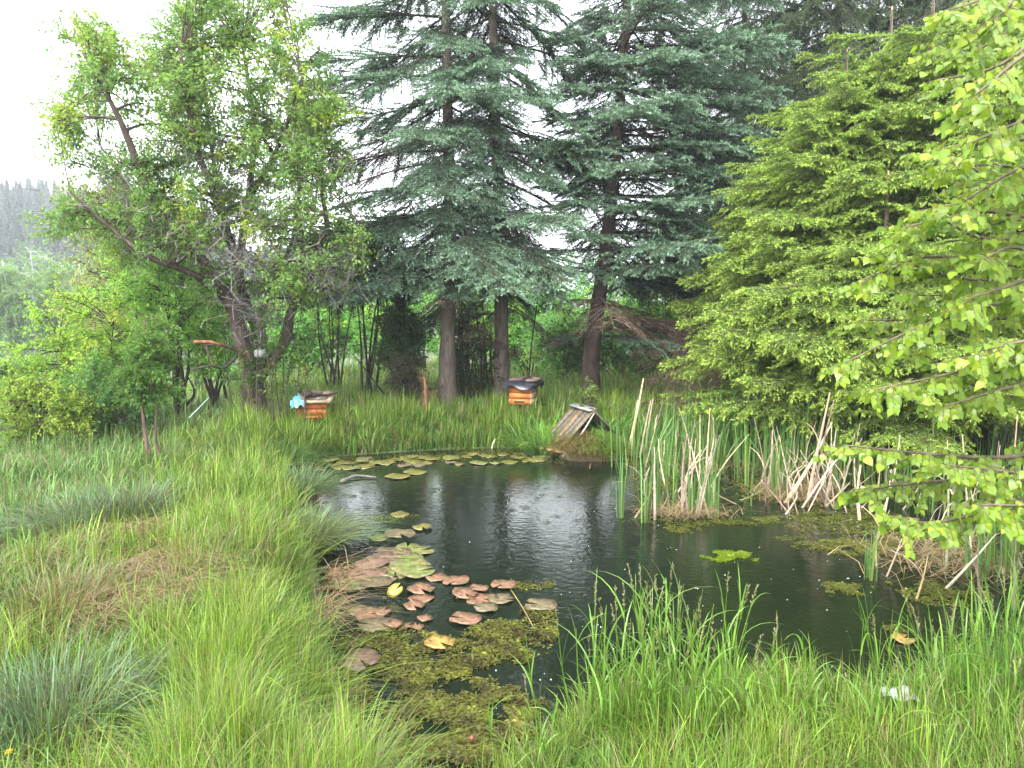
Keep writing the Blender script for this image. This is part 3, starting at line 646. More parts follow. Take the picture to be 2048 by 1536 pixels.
# ------------------------------------------------------------------ grass
RAG = G(1800, 1418, .3)
GA = np.array([(.065,.14,.02),(.112,.195,.02),(.155,.22,.022)]); GBL = np.array([.10,.185,.06]); GST = np.array([.20,.15,.07])
def grass_area(name, label, n, xr, yr, hgt, wd, mode='left', dens=None, segs=3, mind=0.02):
    S = Soup(); k = int(n*3.5); y = yr[0]*(yr[1]/yr[0])**rng.random(k); x = xr(y, rng.random(k))
    d = sd(x, y); m = (d > mind + .05*rng.random(k) - (.10 if mode == 'far' else 0)); 
    if dens is not None: m &= dens(x, y, d) > rng.random(k)
    x, y, d = x[m][:n], y[m][:n], d[m][:n]; n = len(x); z = height(x, y)
    nz = noise2(x, y, 1.6, 5); n2 = noise2(x, y, .5, 6); n3 = noise2(x, y, 2.4, 9)
    c = GA[0]*(1-np.clip(nz*.6+.5, 0, 1))[:, None] + GA[1]*np.clip(nz*.6+.5, 0, 1)[:, None]
    q = np.clip(n2*.6+.2, 0, 1)[:, None]; c = c*(1-q) + GA[2]*q
    if mode == 'left':
        q = (sstep((-x-1.9-.15*y+.35*n3)/1.2)*.65)[:, None]; c = c*(1-q)+GBL*q
    if mode == 'far':
        q = np.clip(n3*.7+.2, 0, 1)[:, None]*.5; c = c*(1-q) + np.array([.085, .205, .025])*q
    if mode == 'near':
        q = sstep((x-1.4)/1.0)[:, None]*.7; c = c*(1-q) + np.array([.07, .165, .03])*q
    c = c*np.exp(rng.normal(0, .36, (n, 1)))
    st = (rng.random((n, 1)) < (.12 + .14*np.clip(n3, 0, 1))[:, None]); c = np.where(st, GST*rng.uniform(.7, 1.2, (n, 1)), c)
    hh = hgt*rng.uniform(.35, 1.15, n)*(1+.3*nz+.3*n2); ww = wd*(y/4)**.75*rng.uniform(.6, 1.4, n)
    lean = noise2(x, y, .7, 8)*2.5 + rng.normal(0, 1.5, n) + (.4 if mode == 'left' else 2)
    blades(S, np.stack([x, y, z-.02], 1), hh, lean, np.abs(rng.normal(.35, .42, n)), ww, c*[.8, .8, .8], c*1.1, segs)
    solo(name, S, M_grass, label, 'grass', kind='stuff')
def left_x(y, r):
    xl = -.80*y - .8; xr_ = -.20*y - .1 ; return xl + (xr_-xl)*r
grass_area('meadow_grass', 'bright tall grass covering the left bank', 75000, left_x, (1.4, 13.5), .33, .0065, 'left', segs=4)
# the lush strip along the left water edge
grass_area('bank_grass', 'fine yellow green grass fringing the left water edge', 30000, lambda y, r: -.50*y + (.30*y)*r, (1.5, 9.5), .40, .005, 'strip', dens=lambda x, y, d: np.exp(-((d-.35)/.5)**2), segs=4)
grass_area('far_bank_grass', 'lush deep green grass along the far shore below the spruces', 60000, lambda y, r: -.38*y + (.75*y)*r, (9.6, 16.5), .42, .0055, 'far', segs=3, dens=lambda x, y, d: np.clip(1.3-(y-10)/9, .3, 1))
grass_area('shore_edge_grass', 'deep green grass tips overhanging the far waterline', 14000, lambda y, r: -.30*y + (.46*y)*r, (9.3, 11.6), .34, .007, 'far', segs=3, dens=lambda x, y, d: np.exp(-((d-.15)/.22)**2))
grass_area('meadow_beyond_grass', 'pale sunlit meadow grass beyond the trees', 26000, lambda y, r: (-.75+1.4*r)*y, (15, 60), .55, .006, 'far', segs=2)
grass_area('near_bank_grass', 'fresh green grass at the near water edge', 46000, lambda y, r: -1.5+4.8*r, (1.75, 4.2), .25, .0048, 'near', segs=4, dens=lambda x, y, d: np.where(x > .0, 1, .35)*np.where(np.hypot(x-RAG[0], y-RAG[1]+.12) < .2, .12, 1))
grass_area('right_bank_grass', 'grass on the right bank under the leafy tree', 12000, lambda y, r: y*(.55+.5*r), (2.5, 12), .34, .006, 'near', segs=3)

# straw litter between tussocks
S = Soup()
for px, py, rx, ry, n in [(300,1170,110,45,1500),(250,1090,90,30,800),(60,1150,60,50,500),(672,1110,40,25,260),(330,1230,80,30,500),(150,1260,80,50,500),(640,1180,18,30,200),(30,950,30,30,150)]:
    c = G(px, py, .3); r1 = rx/F*c[1]; r2 = ry/F*c[1]*c[1]/2.0*1.1
    x = c[0]+rng.normal(0, .5, n)*r1; y = c[1]+rng.normal(0, .5, n)*r2; z = np.maximum(height(x, y), .0)+.05+.1*rng.random(n)
    k7 = rng.random(n) < .65; x, y, z = x[k7], y[k7], z[k7]; n = len(x)
    blades(S, np.stack([x, y, z], 1), rng.uniform(.1, .28, n), rng.normal(-.5, .8, n), rng.uniform(1.2, 2.6, n), .0045, jit((.20, .13, .07), n), jit((.26, .18, .10), n), 3)
solo('dry_straw', S, M_straw, 'matted pale brown straw lying between the rush tussocks', 'dry grass', kind='stuff')

# rush tussocks
def tussock(label, px, py, h, r, n, lean=0, col0=(.12, .09, .045), col1=(.055, .115, .05), group='rush tussocks on the left bank', zz_=.28, width=.0055):
    n = int(n*.62); width *= 1.3; c = G(px, py, zz_); z = max(hz(c[0], c[1]), 0); S = Soup(); a = rng.uniform(0, 6.283, n); rr = r*rng.random(n)**.6
    root = np.stack([c[0]+rr*np.cos(a), c[1]+rr*np.sin(a), np.full(n, z-.02)], 1)
    la = a + rng.normal(0, .7, n); bx = np.cos(la)*.6 + lean; by = np.sin(la)*.6; la2 = np.arctan2(by, bx)
    bd = np.clip(np.hypot(bx, by)*rng.uniform(.2, 1.9, n), .1, 1.6)
    blades(S, root, h*rng.uniform(.55, 1.1, n), la2, bd, width*rng.uniform(.7, 1.3, n), jit(np.array(col0)*1.2, n, .35), jit(np.array(col1)*1.35, n, .4, .15), 5)
    solo('rush_tussock', S, M_grass, label, 'rushes', (c[0], c[1], z), group)
tussock('dark rush tussock with brown base just left of the bright grass strip', 262, 1058, .52, .20, 1500, -.1, (.10,.06,.03), (.045,.095,.04))
tussock('low spreading rush tussock left of the darkest one', 150, 1075, .5, .25, 900, -.3)
tussock('olive rush tussock with orange brown base in the middle of the left bank', 130, 1255, .46, .24, 1500, .35, (.17,.10,.03), (.075,.11,.04))
tussock('large blue green rush tussock in the lower left corner', 110, 1500, .50, .26, 2000, .15, (.10,.07,.035), (.055,.115,.05))
tussock('rush tussock leaning over the water at the left shore', 630, 1075, .45, .16, 1300, .5, (.17,.13,.07), (.065,.13,.045), zz_=.1)
tussock('fine pale rush tussock higher up the left shore', 605, 985, .5, .15, 900, .25, (.10,.11,.05), (.08,.15,.06), zz_=.1)
tussock('short straw coloured tussock at the far water edge below the wooden beehive', 678, 893, .22, .10, 300, 0, (.24,.15,.08), (.25,.19,.10), zz_=.05)
tussock('fan of green rushes hanging over the water below the fruit tree', 575, 925, .42, .15, 700, .6, (.05,.07,.02), (.06,.13,.025), zz_=.1)
tussock('bright yellow green grass tuft beside the leaning shore tussock', 535, 1100, .22, .10, 500, 0, (.12,.17,.015), (.16,.25,.018), group='grass tufts')
tussock('arching sedge tuft beside the nesting box', 1075, 905, .5, .16, 260, -.35, (.05,.10,.02), (.09,.19,.03), group='sedges by the nesting box', zz_=.03, width=.012)
tussock('upright sedge behind the nesting box', 1120, 880, .6, .25, 300, 0, (.06,.12,.02), (.10,.21,.02), group='sedges by the nesting box', zz_=.2, width=.012)
for k, (px, py) in enumerate([(1180,862),(1235,855),(1060,862)]):
    tussock(['broad leaved sedge clump right behind the nesting box roof','broad leaved sedge clump between nesting box and first dry stalks','broad leaved sedge clump below the dark covered beehive'][k], px, py, .62, .28, 280, 0, (.05,.11,.02), (.09,.2,.02), group='sedges by the nesting box', zz_=.25, width=.013)

# ------------------------------------------------------------------ cattails
def cattail(px, py, n, h, r, label, group, spread=.12):
    c = G(px, py, 0); S = Soup(); a = rng.uniform(0, 6.283, n); rr = r*rng.random(n)**.6
    root = np.stack([c[0]+rr*np.cos(a), c[1]+rr*np.sin(a), np.full(n, -.05)], 1)
    f = rng.choice([0, 1], n, p=[.8, .2])[:, None]
    c1 = jit((.10, .24, .06), n, .3)*(1-f) + jit((.17, .26, .045), n, .25)*f; c0 = jit((.13, .15, .04), n, .2)
    blades(S, root, h*rng.uniform(.55, 1.1, n), a, np.abs(rng.normal(0, spread, n)), rng.uniform(.009, .016, n), c0*.6+c1*.4, c1, 4)
    solo('cattail', S, M_grass, label, 'cattails', tuple(c), group)
CF = 'green cattails standing free in the open water'
for px, py, n, h, lab in [(1243,1035,9,.72,'thin cattail tuft leftmost in the open water'),(1290,1045,14,.85,'cattail tuft at the front left of the dry stalks'),(1318,1030,14,.72,'cattail tuft behind the single short dry stalk'),
        (1345,1020,16,.75,'cattail tuft just left of the bundled dry stalks'),(1385,1036,12,.7,'cattail tuft among the bundled dry stalks'),(1415,1030,14,.75,'cattail tuft right of the bundled dry stalks'),(1428,1036,9,.7,'splayed cattail tuft at the right end of the small stand'),
        (1550,995,30,.85,'dense cattail tuft at the front of the right stand'),(1500,1010,7,.6,'sparse cattail shoots in front of the dense right tuft'),(1740,1160,12,.5,'thin green reeds growing before the floating weed on the right'),(2010,1150,40,.95,'green cattails at the right edge above the near bank'),(1960,1160,22,.7,'lower green cattails left of the right edge')]:
    cattail(px, py, n, h, .05 if n < 20 else .11, lab, CF, .1)
random.seed(55); CB = 'dense green cattail belt along the back of the pond'
for k in range(70):
    px = random.uniform(1225, 1740); py = random.uniform(885, 950) + 18*(px > 1450)
    bn = min(4, int((px-1225)/103))
    cattail(px, py, random.randint(16, 30), random.uniform(.8, 1.4) if px > 1400 else random.uniform(.6, .95), .24, ['green cattail clump just right of the duck house','green cattail clump behind the small stand of dry stalks','green cattail clump before the reddish brown brush','green cattail clump behind the thick leaning dry stalks','green cattail clump at the right end of the belt under the bright spruces'][bn],
            ['cattails right of the duck house','cattails behind the small stand','cattails before the brush pile','cattails behind the thick leaning stalks','cattails under the bright spruces'][bn], .22)
for k in range(30):
    cattail(random.uniform(1740, 2080), random.uniform(905, 1060), random.randint(10, 18), random.uniform(.6, .9), .15, 'sparse green cattail clump among the dry stalks on the right', 'sparse cattails on the right', .14)
# dry stalks, each one a thing
stalks = [((1255,905),(1287,757),9),((1290,900),(1306,797),7),((1279,915),(1302,800),6),((1262,912),(1275,800),5),((1340,865),(1432,765),6),((1385,850),(1395,760),6),((1362,885),(1424,790),5),((1365,1035),(1374,868),7),((1378,1038),(1366,885),6),
 ((1395,1036),(1427,882),6),((1388,1040),(1440,870),7),((1310,1040),(1309,895),7),((1266,1035),(1313,962),5),((1420,1036),(1385,900),5),((1398,1000),(1400,830),5),((1408,990),(1420,815),5),((1334,1030),(1376,985),4),((1408,1033),(1385,990),4),((1487,1008),(1395,960),3),
 ((1568,1005),(1664,845),10),((1612,1012),(1660,785),9),((1624,1008),(1668,800),7),((1650,1010),(1672,860),7),((1600,1015),(1700,890),6),((1645,1012),(1700,965),6),((1535,985),(1545,860),8),((1522,960),(1560,870),6),((1570,960),(1650,880),6),((1500,880),(1465,830),5),((1560,900),(1615,825),5),
 ((1580,925),(1620,860),5),((1720,1042),(1722,930),8),((1753,1042),(1760,940),6),((1760,1038),(1800,870),5),((1770,985),(1797,790),5),((1815,950),(1875,875),6),((1873,1000),(1868,815),6),((1893,1150),(1895,880),7),((1912,1125),(1905,900),8),((1882,1178),(1992,1068),7),
 ((1830,1200),(1856,1112),6),((1965,1208),(1958,1080),6),((2048,1135),(1985,1020),8),((2030,1220),(2032,1050),9),((2015,1060),(1945,935),6),((1940,1080),(1925,870),6),((1975,1070),(2000,890),5),((2020,1060),(2035,830),6),((1850,1010),(1845,900),5),((1990,1000),(1935,960),5),((1520,905),(1535,790),5),((1470,870),(1480,770),4),((1600,870),(1608,790),4),((1690,900),(1705,830),5),((1385,860),(1380,770),5),((1348,940),(1352,860),4),((1460,1000),(1530,975),4),((1660,980),(1600,900),4),((1735,1000),(1700,905),5),((1915,1010),(1985,960),5)]
random.seed(67)
for k in range(95):
    x0 = random.choice([random.uniform(1290, 1430), random.uniform(1500, 1720), random.uniform(1560, 1700), random.uniform(1740, 2060), random.uniform(1740, 2060)]); y0 = random.uniform(930, 1035) if x0 < 1740 else random.uniform(950, 1180)
    h_ = random.uniform(50, 150); stalks.append(((x0, y0), (x0+random.gauss(8, 38), y0-h_), random.choice([3, 3, 4, 4, 5])))
random.seed(66)
for k, ((x0, y0), (x1, y1), wpx) in enumerate(stalks):
    a = G(x0, y0, 0); a[2] = -.04; e_ = P(x1, y1, a[1]+random.uniform(-.12, .12)); Sx = Soup()
    mid = a*.45 + e_*.55 + rng.normal(0, .03 if k >= 62 else .014, 3); pl = spline([a, mid, e_], 4); r_ = wpx/F*a[1]*.5
    tube(Sx, pl, r_, r_*.25, jit((.32, .26, .18), 1, .3)[0], 5, .12, seed=k)
    if k % 2 == 0:      # a dry leaf still hanging on it
        j = pl[len(pl)//2]; n = 1; blades(Sx, np.array([j]), .35, np.array([random.uniform(0, 6.28)]), np.array([1.1]), .012, np.array([[.34, .27, .17]]), np.array([[.38, .31, .2]]), 4)
    if wpx >= 9: lab = {0: 'pale dry cattail stalk leftmost behind the open water', 19: 'thick pale dry stalk leaning right at the front of the right stand', 20: 'tall dry stalk leaning over the thick front one', 43: 'upright thick dry stalk at the right edge'}.get(k, 'thick dry cattail stalk on the right'); gr = None
    elif x0 < 1450 and y0 > 950: lab = 'dry beige cattail stalk in the small stand in open water'; gr = 'dry stalks of the small stand'
    elif x0 < 1450: lab = 'dry beige cattail stalk right of the nesting box'; gr = 'dry stalks right of the nesting box'
    elif x0 < 1740: lab = 'dry beige cattail stalk in the dense right stand'; gr = 'dry stalks of the dense stand'
    else: lab = 'dry grey beige stalk under the leafy branches on the right'; gr = 'dry stalks under the leafy branches'
    if gr:
        ln_ = 'leaning right' if x1-x0 > 22 else 'leaning left' if x1-x0 < -16 else 'standing nearly upright'; lg = 'long' if y0-y1 > 125 else 'short' if y0-y1 < 80 else 'medium length'
        lab = '%s %s, %s' % (lg, lab, ln_); gr = '%s %s, %s' % (lg, gr, ln_)
    solo('dry_stalk', Sx, M_twig, lab, 'dry reed', tuple(a), gr, smooth=True)
# litter of dry reed bits at the feet of the stands
S = Soup()
for px, py, rx, ry, n in [(1370,1038,70,8,260),(1600,1000,90,16,420),(1880,1130,130,50,500),(1500,950,200,20,300),(1700,930,120,30,260)]:
    c = G(px, py, 0); x = c[0]+rng.normal(0, .6, n)*rx/F*c[1]; y = c[1]+rng.normal(0, .6, n)*ry/F*c[1]**2/2; z = .01+.06*rng.random(n)
    blades(S, np.stack([x, y, z], 1), rng.uniform(.08, .22, n), rng.uniform(0, 6.28, n), rng.uniform(1.5, 3, n), .006, jit((.22,.16,.08), n, .3), jit((.26,.19,.1), n, .3), 2)
solo('reed_litter', S, M_straw, 'broken dry reed leaves floating around the cattail stands', 'dry reeds', kind='stuff')

# ------------------------------------------------------------------ floating weed
def weed(name, label, spots, cols, lift=.015, size=.016):
    S = Soup()
    for px, py, rx, ry, n in spots:
        A = G(px-rx, py, 0); B = G(px+rx, py, 0); C_ = G(px, py-ry, 0); D_ = G(px, py+ry, 0); c = (A+B)/2; r1 = (B-A)[0]/2; r2 = (C_-D_)[1]/2; cy_ = (C_+D_)[1]/2
        a = rng.uniform(0, 6.283, n*2); q = rng.random(n*2)**.55; x = c[0]+r1*q*np.cos(a)*(1+.15*np.sin(3*a+px)); y = cy_+r2*q*np.sin(a)*(1+.15*np.cos(4*a+py))
        m = (noise2(x, y, .45, 21)+.5*noise2(x, y, .15, 22) > -.25 + .9*(q-.55)); x, y = x[m][:n], y[m][:n]; k = len(x)
        m = sd(x, y) < .0; x, y = x[m], y[m]; k = len(x)
        pos = np.stack([x, y, .004+lift*rng.random(k)**2], 1); d_ = nrm(np.stack([rng.normal(0, 1, k), rng.normal(0, 1, k), rng.normal(.02, .12, k)], 1)); nn = nrm(np.stack([rng.normal(0, .2, k), rng.normal(0, .2, k), np.ones(k)], 1))
        s = size*rng.uniform(.4, 1.8, k); mixf = np.clip(.5+.5*noise2(x, y, .3, 23), 0, 1)[:, None]
        cc = (np.array(cols[0])*(1-mixf)+np.array(cols[1])*mixf)*np.exp(rng.normal(0, .3, (k, 1)))
        leaves(S, pos, d_, nn, s, s*.55, cc, .1)
    solo(name, S, M_leaf, label, 'pond weed', kind='stuff')
weed('pond_weed', 'olive waterweed mat with open gaps in the near left water', [(860,1330,190,60,5200),(1000,1290,85,55,3800),(900,1420,170,60,5600),(1010,1440,60,60,2200),(850,1500,160,50,6000),(760,1290,90,40,2200),(960,1490,110,60,5000),(1060,1170,60,10,350),(1080,1250,40,50,900),(700,1400,40,120,2200)], [(.06,.05,.015),(.17,.18,.028)], size=.02)
weed('duckweed', 'bright lime patch of floating weed alone in the dark water', [(1462,1115,52,12,2600)], [(.15,.22,.012),(.20,.27,.02)])
weed('floating_weed', 'yellow olive floating weed around the right cattails', [(1720,1095,120,18,4200),(1700,1045,170,28,5200),(1560,985,100,30,3800),(1350,925,120,12,2400),(1400,1045,160,9,1500),(1370,1060,40,8,500),(1690,1180,60,12,1200),(1880,1190,90,30,2600),(1900,1100,140,50,5200),(1520,1040,40,5,350),(1330,970,80,25,1200),(1640,930,200,24,4000),(1790,1260,20,8,200),(1590,1078,50,4,120),(1950,1000,180,40,4000)], [(.11,.115,.02),(.15,.17,.028)])
weed('shore_weed', 'orange and green weed floating along the far shore', [(1000,905,110,11,2600),(860,915,90,8,1500),(700,925,90,10,1500),(1080,920,60,10,700),(640,930,40,8,400),(780,1035,50,10,300)], [(.14,.12,.02),(.10,.13,.02)])

# ------------------------------------------------------------------ lily pads
def pad_mesh(seed, c1, c2):
    g = np.random.default_rng(seed); n = 22; V = [[0, 0, .0]]; C = [np.array(c1)*.9]; t = []
    notch = g.uniform(.25, .45); th = np.linspace(notch/2, 2*math.pi-notch/2, n); ph = g.uniform(0, 6.28, 3)
    for rr in (.55, 1.0):
        for a in th:
            r = rr*(1 + .04*math.sin(2*a+ph[0]) + .025*math.sin(5*a+ph[1])); zz = (.05*math.sin(3*a+ph[2])+.02*math.sin(7*a))*rr**2 + .035*rr**3
            V.append([r*math.cos(a), r*math.sin(a)*.96, zz]); k = .5+.5*math.sin(2*a+ph[1]); C.append((np.array(c1)*(1-k*.6*rr)+np.array(c2)*k*.6*rr)*.72*g.uniform(.75, 1.2)*(.78 if int(a*14/6.28) % 2 else 1.1))
    for k in range(n-1):
        t += [[0, 1+k, 2+k], [1+k, 1+n+k, 2+n+k], [1+k, 2+n+k, 2+k]]
    m0 = len(V)
    for k in range(n): V.append([V[1+n+k][0], V[1+n+k][1], V[1+n+k][2]-.05]); C.append(np.array(c2)*.6)
    for k in range(n-1): t += [[1+n+k, m0+k, m0+k+1], [1+n+k, m0+k+1, 2+n+k]]
    S = Soup(); S.add(V, t, np.array(C)); return S.mesh('lily_pad', M_pad, True)
PM = {'r': [pad_mesh(k, (.23, .115, .07), (.21, .15, .06)) for k in range(4)], 'p': [pad_mesh(10+k, (.18, .095, .07), (.15, .12, .06)) for k in range(3)],
      'g': [pad_mesh(20+k, (.16, .19, .05), (.25, .19, .07)) for k in range(3)], 'b': [pad_mesh(30+k, (.17, .125, .07), (.14, .13, .05)) for k in range(3)],
      'y': [pad_mesh(40, (.34, .30, .03), (.26, .26, .03))], 'o': [pad_mesh(41, (.38, .24, .06), (.34, .20, .05))], 'w': [pad_mesh(50+k, (.15, .15, .03), (.23, .17, .05)) for k in range(3)]}
LG = {'A': ('pinkish brown lily pad in the raft nearest the left bank', 'pads in the raft by the left bank'), 'B': ('reddish lily pad in the middle raft of overlapping pads', 'pads in the middle raft'), 'C': ('reddish brown pad in the lower left cluster edged with weed', 'pads in the lower left cluster'), 'D': ('mottled green and ochre pad in the floating raft along the left tussock', 'green pads of the left raft')}
pads = [(800,1068,62,'b','A'),(758,1078,40,'g','D'),(785,1108,74,'b','A'),(770,1120,70,'p','A'),(745,1130,70,'p','A'),(815,1095,50,'g','D'),(840,1103,56,'g','D'),(820,1118,50,'g','D'),(820,1135,78,'g','D'),(835,1148,70,'g','D'),(790,1145,70,'g','D'),(735,1148,80,'p','A'),(700,1170,84,'g','D'),(752,1168,62,'b','A'),(672,1150,44,'r','A'),(775,1158,40,'b','A'),
 (873,1157,44,'r','B'),(912,1164,54,'r','B'),(1007,1173,50,'r','lone reddish pad right of the middle raft with folded halves'),(842,1183,54,'r','top pad of the three stacked pinkish pads'),(842,1198,50,'r','middle pad of the three stacked pinkish pads'),(828,1213,44,'r','lowest pad of the three stacked pinkish pads'),
 (925,1185,40,'r','B'),(958,1180,36,'r','B'),(930,1193,48,'r','B'),(965,1200,62,'r','B'),(1002,1200,52,'b','B'),(972,1218,48,'b','B'),(1082,1214,60,'b','separate pale brown pad farthest right in the water'),(931,1243,60,'r','round pinkish pad with a clear notch in the middle of the water'),
 (715,1224,40,'b','C'),(740,1232,60,'r','C'),(765,1226,36,'r','C'),(750,1254,66,'b','C'),(785,1252,40,'r','C'),(812,1253,30,'r','C'),(835,1256,26,'r','C'),(850,1240,30,'r','small coral red pad beside the lower left cluster'),
 (880,1290,60,'o','torn orange yellow lily pad near the waterweed'),(720,1326,80,'p','large dusky pink pad alone in the near left water'),(865,1270,22,'y','tiny bright yellow leaf floating above the orange pad'),(640,1180,24,'r','small orange pad touching the left bank'),
 (830,946,46,'w','green pad in the far left water, front one of the pair'),(795,955,50,'w','olive pad behind the floating driftwood'),(845,1058,40,'w','D'),(800,1030,40,'w','small ochre pad alone above the left raft'),(1805,1280,44,'o','brown and green folded leaf floating on the right near the bank'),(770,1200,8,'g','tiny green fleck between the pads')]
random.seed(77)
for k, (px, py, wpx, kd, lb) in enumerate(pads):
    c = G(px, py, 0); r = wpx/F*math.hypot(c[1], 2)*.5; lab, gr = LG.get(lb, (lb, None)); z = .006 + (k % 5)*.004
    o = put('lily_pad', random.choice(PM[kd]), None, (c[0], c[1], z), (random.gauss(0, .015), random.gauss(0, .015), random.uniform(0, 6.28)), (r, r, .12*1))
    tag(o, lab, 'lily pad', gr)
c = G(790, 1197, 0); o = put('lily_pad', PM['y'][0], None, (c[0], c[1], .06), (R(35), R(-35), .4), (.06, .05, .07)); tag(o, 'bright yellow lily pad curled up on edge above the water', 'lily pad')
for k in range(56):
    px = random.uniform(620, 1110); py = 917 + 12*((1000-px)/400 if px < 1000 else 0) + random.uniform(-10, 12)
    if sd([G(px, py)[0]], [G(px, py)[1]])[0] > -.05: continue
    c = G(px, py, 0); r = random.uniform(.07, .13)
    tag(put('lily_pad', random.choice(PM['w'] + PM['g']+PM['b'][:1]), None, (c[0], c[1], .006+(k % 4)*.003), (0, 0, random.uniform(0, 6.28)), (r, r, .12)), ['small ochre green lily pad on the far shore directly below the wooden beehive', 'small ochre green lily pad on the far shore below the dark shrub', 'small ochre green lily pad on the far shore below the first spruce trunk', 'small ochre green lily pad on the far shore left of the duck house'][min(3, int((px-620)/123))], 'lily pad', ['far pads below the beehive', 'far pads below the dark shrub', 'far pads below the spruce trunk', 'far pads left of the duck house'][min(3, int((px-620)/123))])
# rain bubbles and splashes
S = Soup()
for k in range(110):
    px = random.uniform(880, 1750); py = random.uniform(1000, 1420); c = G(px, py, 0)
    if sd([c[0]], [c[1]])[0] > -.15: continue
    r = random.uniform(.002, .0045); blob(S, (c[0], c[1], r*.3), (r, r, r), (.6, .65, .65), k, 4, 6, 0)
solo('rain_bubbles', S, M_plastic, 'tiny pale rain bubbles dotted over the dark water', 'bubbles', kind='stuff', smooth=True)

# ------------------------------------------------------------------ nesting box (duck house)
c = G(1172, 915, 0); c[2] = 0.0; D = thing('duck_house', 'A-frame wooden duck house of weathered boards on a grassy float', 'duck house', (c[0], c[1]+.38, 0))
WD = [(.13,.105,.07),(.10,.09,.07),(.16,.11,.06),(.085,.075,.055)]
def local(o_name, S, mat, parent, smooth=False): return put(o_name, S.mesh(o_name, mat, smooth), parent)
yaw = R(22); MZ = Matrix.Rotation(yaw, 4, 'Z')
rid_z, eav_z, half = .63, .20, .44
for sgn in (-1, 1):
    dx = half; dz = rid_z-eav_z; L = math.hypot(dx, dz)+.04; ang = math.atan2(dz, dx)
    for j in range(5):      # boards run from ridge to eave
        yy = -.26+.13*j; Sx = Soup(); M_ = MZ @ Matrix.Rotation(sgn*ang, 4, 'Y')
        ctr = MZ.to_3x3() @ Vector((sgn*dx*.5, yy, (rid_z+eav_z)/2 + .004*((j*7) % 3)))
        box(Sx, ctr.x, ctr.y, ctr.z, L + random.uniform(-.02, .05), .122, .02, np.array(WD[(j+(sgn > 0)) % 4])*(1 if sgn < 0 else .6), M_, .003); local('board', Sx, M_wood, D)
Sx = Soup(); ctr = MZ.to_3x3() @ Vector((-.02, 0, rid_z+.012))
box(Sx, ctr.x, ctr.y, ctr.z, .12, .64, .02, (.19,.20,.19), MZ @ Matrix.Rotation(R(-12), 4, 'Y')); o = local('ridge_cap', Sx, M_paint, D); o['label'] = 'pale grey ridge cap'
Sx = Soup(); v3 = [MZ.to_3x3() @ Vector(q) for q in ((-half+.03, .29, eav_z-.1), (half-.03, .29, eav_z-.1), (0, .29, rid_z-.03), (-half+.03, .27, eav_z-.1), (half-.03, .27, eav_z-.1), (0, .27, rid_z-.03))]
Sx.add([list(q) for q in v3], [[0, 1, 2], [3, 5, 4], [0, 3, 4], [0, 4, 1], [1, 4, 5], [1, 5, 2], [2, 5, 3], [2, 3, 0]], (.06,.05,.04)); local('back_wall', Sx, M_wood, D)
Sx = Soup(); box(Sx, 0, 0, .045, .95, .85, .07, (.11,.08,.05), MZ); local('float_deck', Sx, M_wood, D)
for j in range(3):
    Sx = Soup(); ctr = MZ.to_3x3() @ Vector((-.42-.05*j, -.28+.16*j, .09+.01*j)); box(Sx, ctr.x, ctr.y, ctr.z, .30, .14, .022, (.34,.22,.11), MZ @ Matrix.Rotation(R(6-5*j), 4, 'Y')); local('deck_board', Sx, M_wood, D)
Sx = Soup(); ctr = MZ.to_3x3() @ Vector((-.27, -.36, .12)); tube(Sx, spline([MZ.to_3x3() @ Vector((-.50, -.36, .04)), MZ.to_3x3() @ Vector((-.2, -.33, .33)), MZ.to_3x3() @ Vector((0, -.31, .60))], 4), .014, .012, (.36,.32,.27), 6, .1); local('gable_rail', Sx, M_wood, D)
# grassy mound on the front of the float: a thing growing in front of it
Sx = Soup(); mc = np.array([c[0]+.05, c[1]-.06, 0.0]); blob(Sx, (mc[0], mc[1]+.1, .02), (.42, .32, .28), (.09,.065,.035), 5, 10, 16, .1)
MD = thing('moss_mound', 'mound of brown green grass hanging over the front of the duck house', 'mound', mc); part('soil', Sx, M_soil, MD, True)
n = 4200; a = rng.uniform(0, 6.283, n); q = rng.random(n)**.3; x = mc[0]+.42*q*np.cos(a); y = mc[1]+.1+.34*q*np.sin(a); z = .02+.28*np.sqrt(np.clip(1-q*q, 0, 1))
Sx = Soup(); k_ = np.clip(.65+.9*np.cos(a)+rng.normal(0, .25, n), 0, 1)[:, None]; cc = jit((.20,.14,.05), n, .3)*(1-k_)+jit((.13,.21,.03), n, .3)*k_
blades(Sx, np.stack([x, y, z], 1), rng.uniform(.07, .20, n), a+rng.normal(0, .7, n), np.clip(q*1.8, .2, 1.7), .006, cc*.8, cc*1.05, 3, droop=.3)
part('grass', Sx, M_grass, MD)['kind'] = 'stuff'
# leafy climber on the ridge
bush('weed_plant', 'small pale leaved plant sprouting behind the duck house ridge', 1180, 11.3, .16, .85, .14, 16, .10, 5, 5, .035, [(.11,.18,.03),(.15,.2,.04)], cat='plant', lift=.05, nst=3)

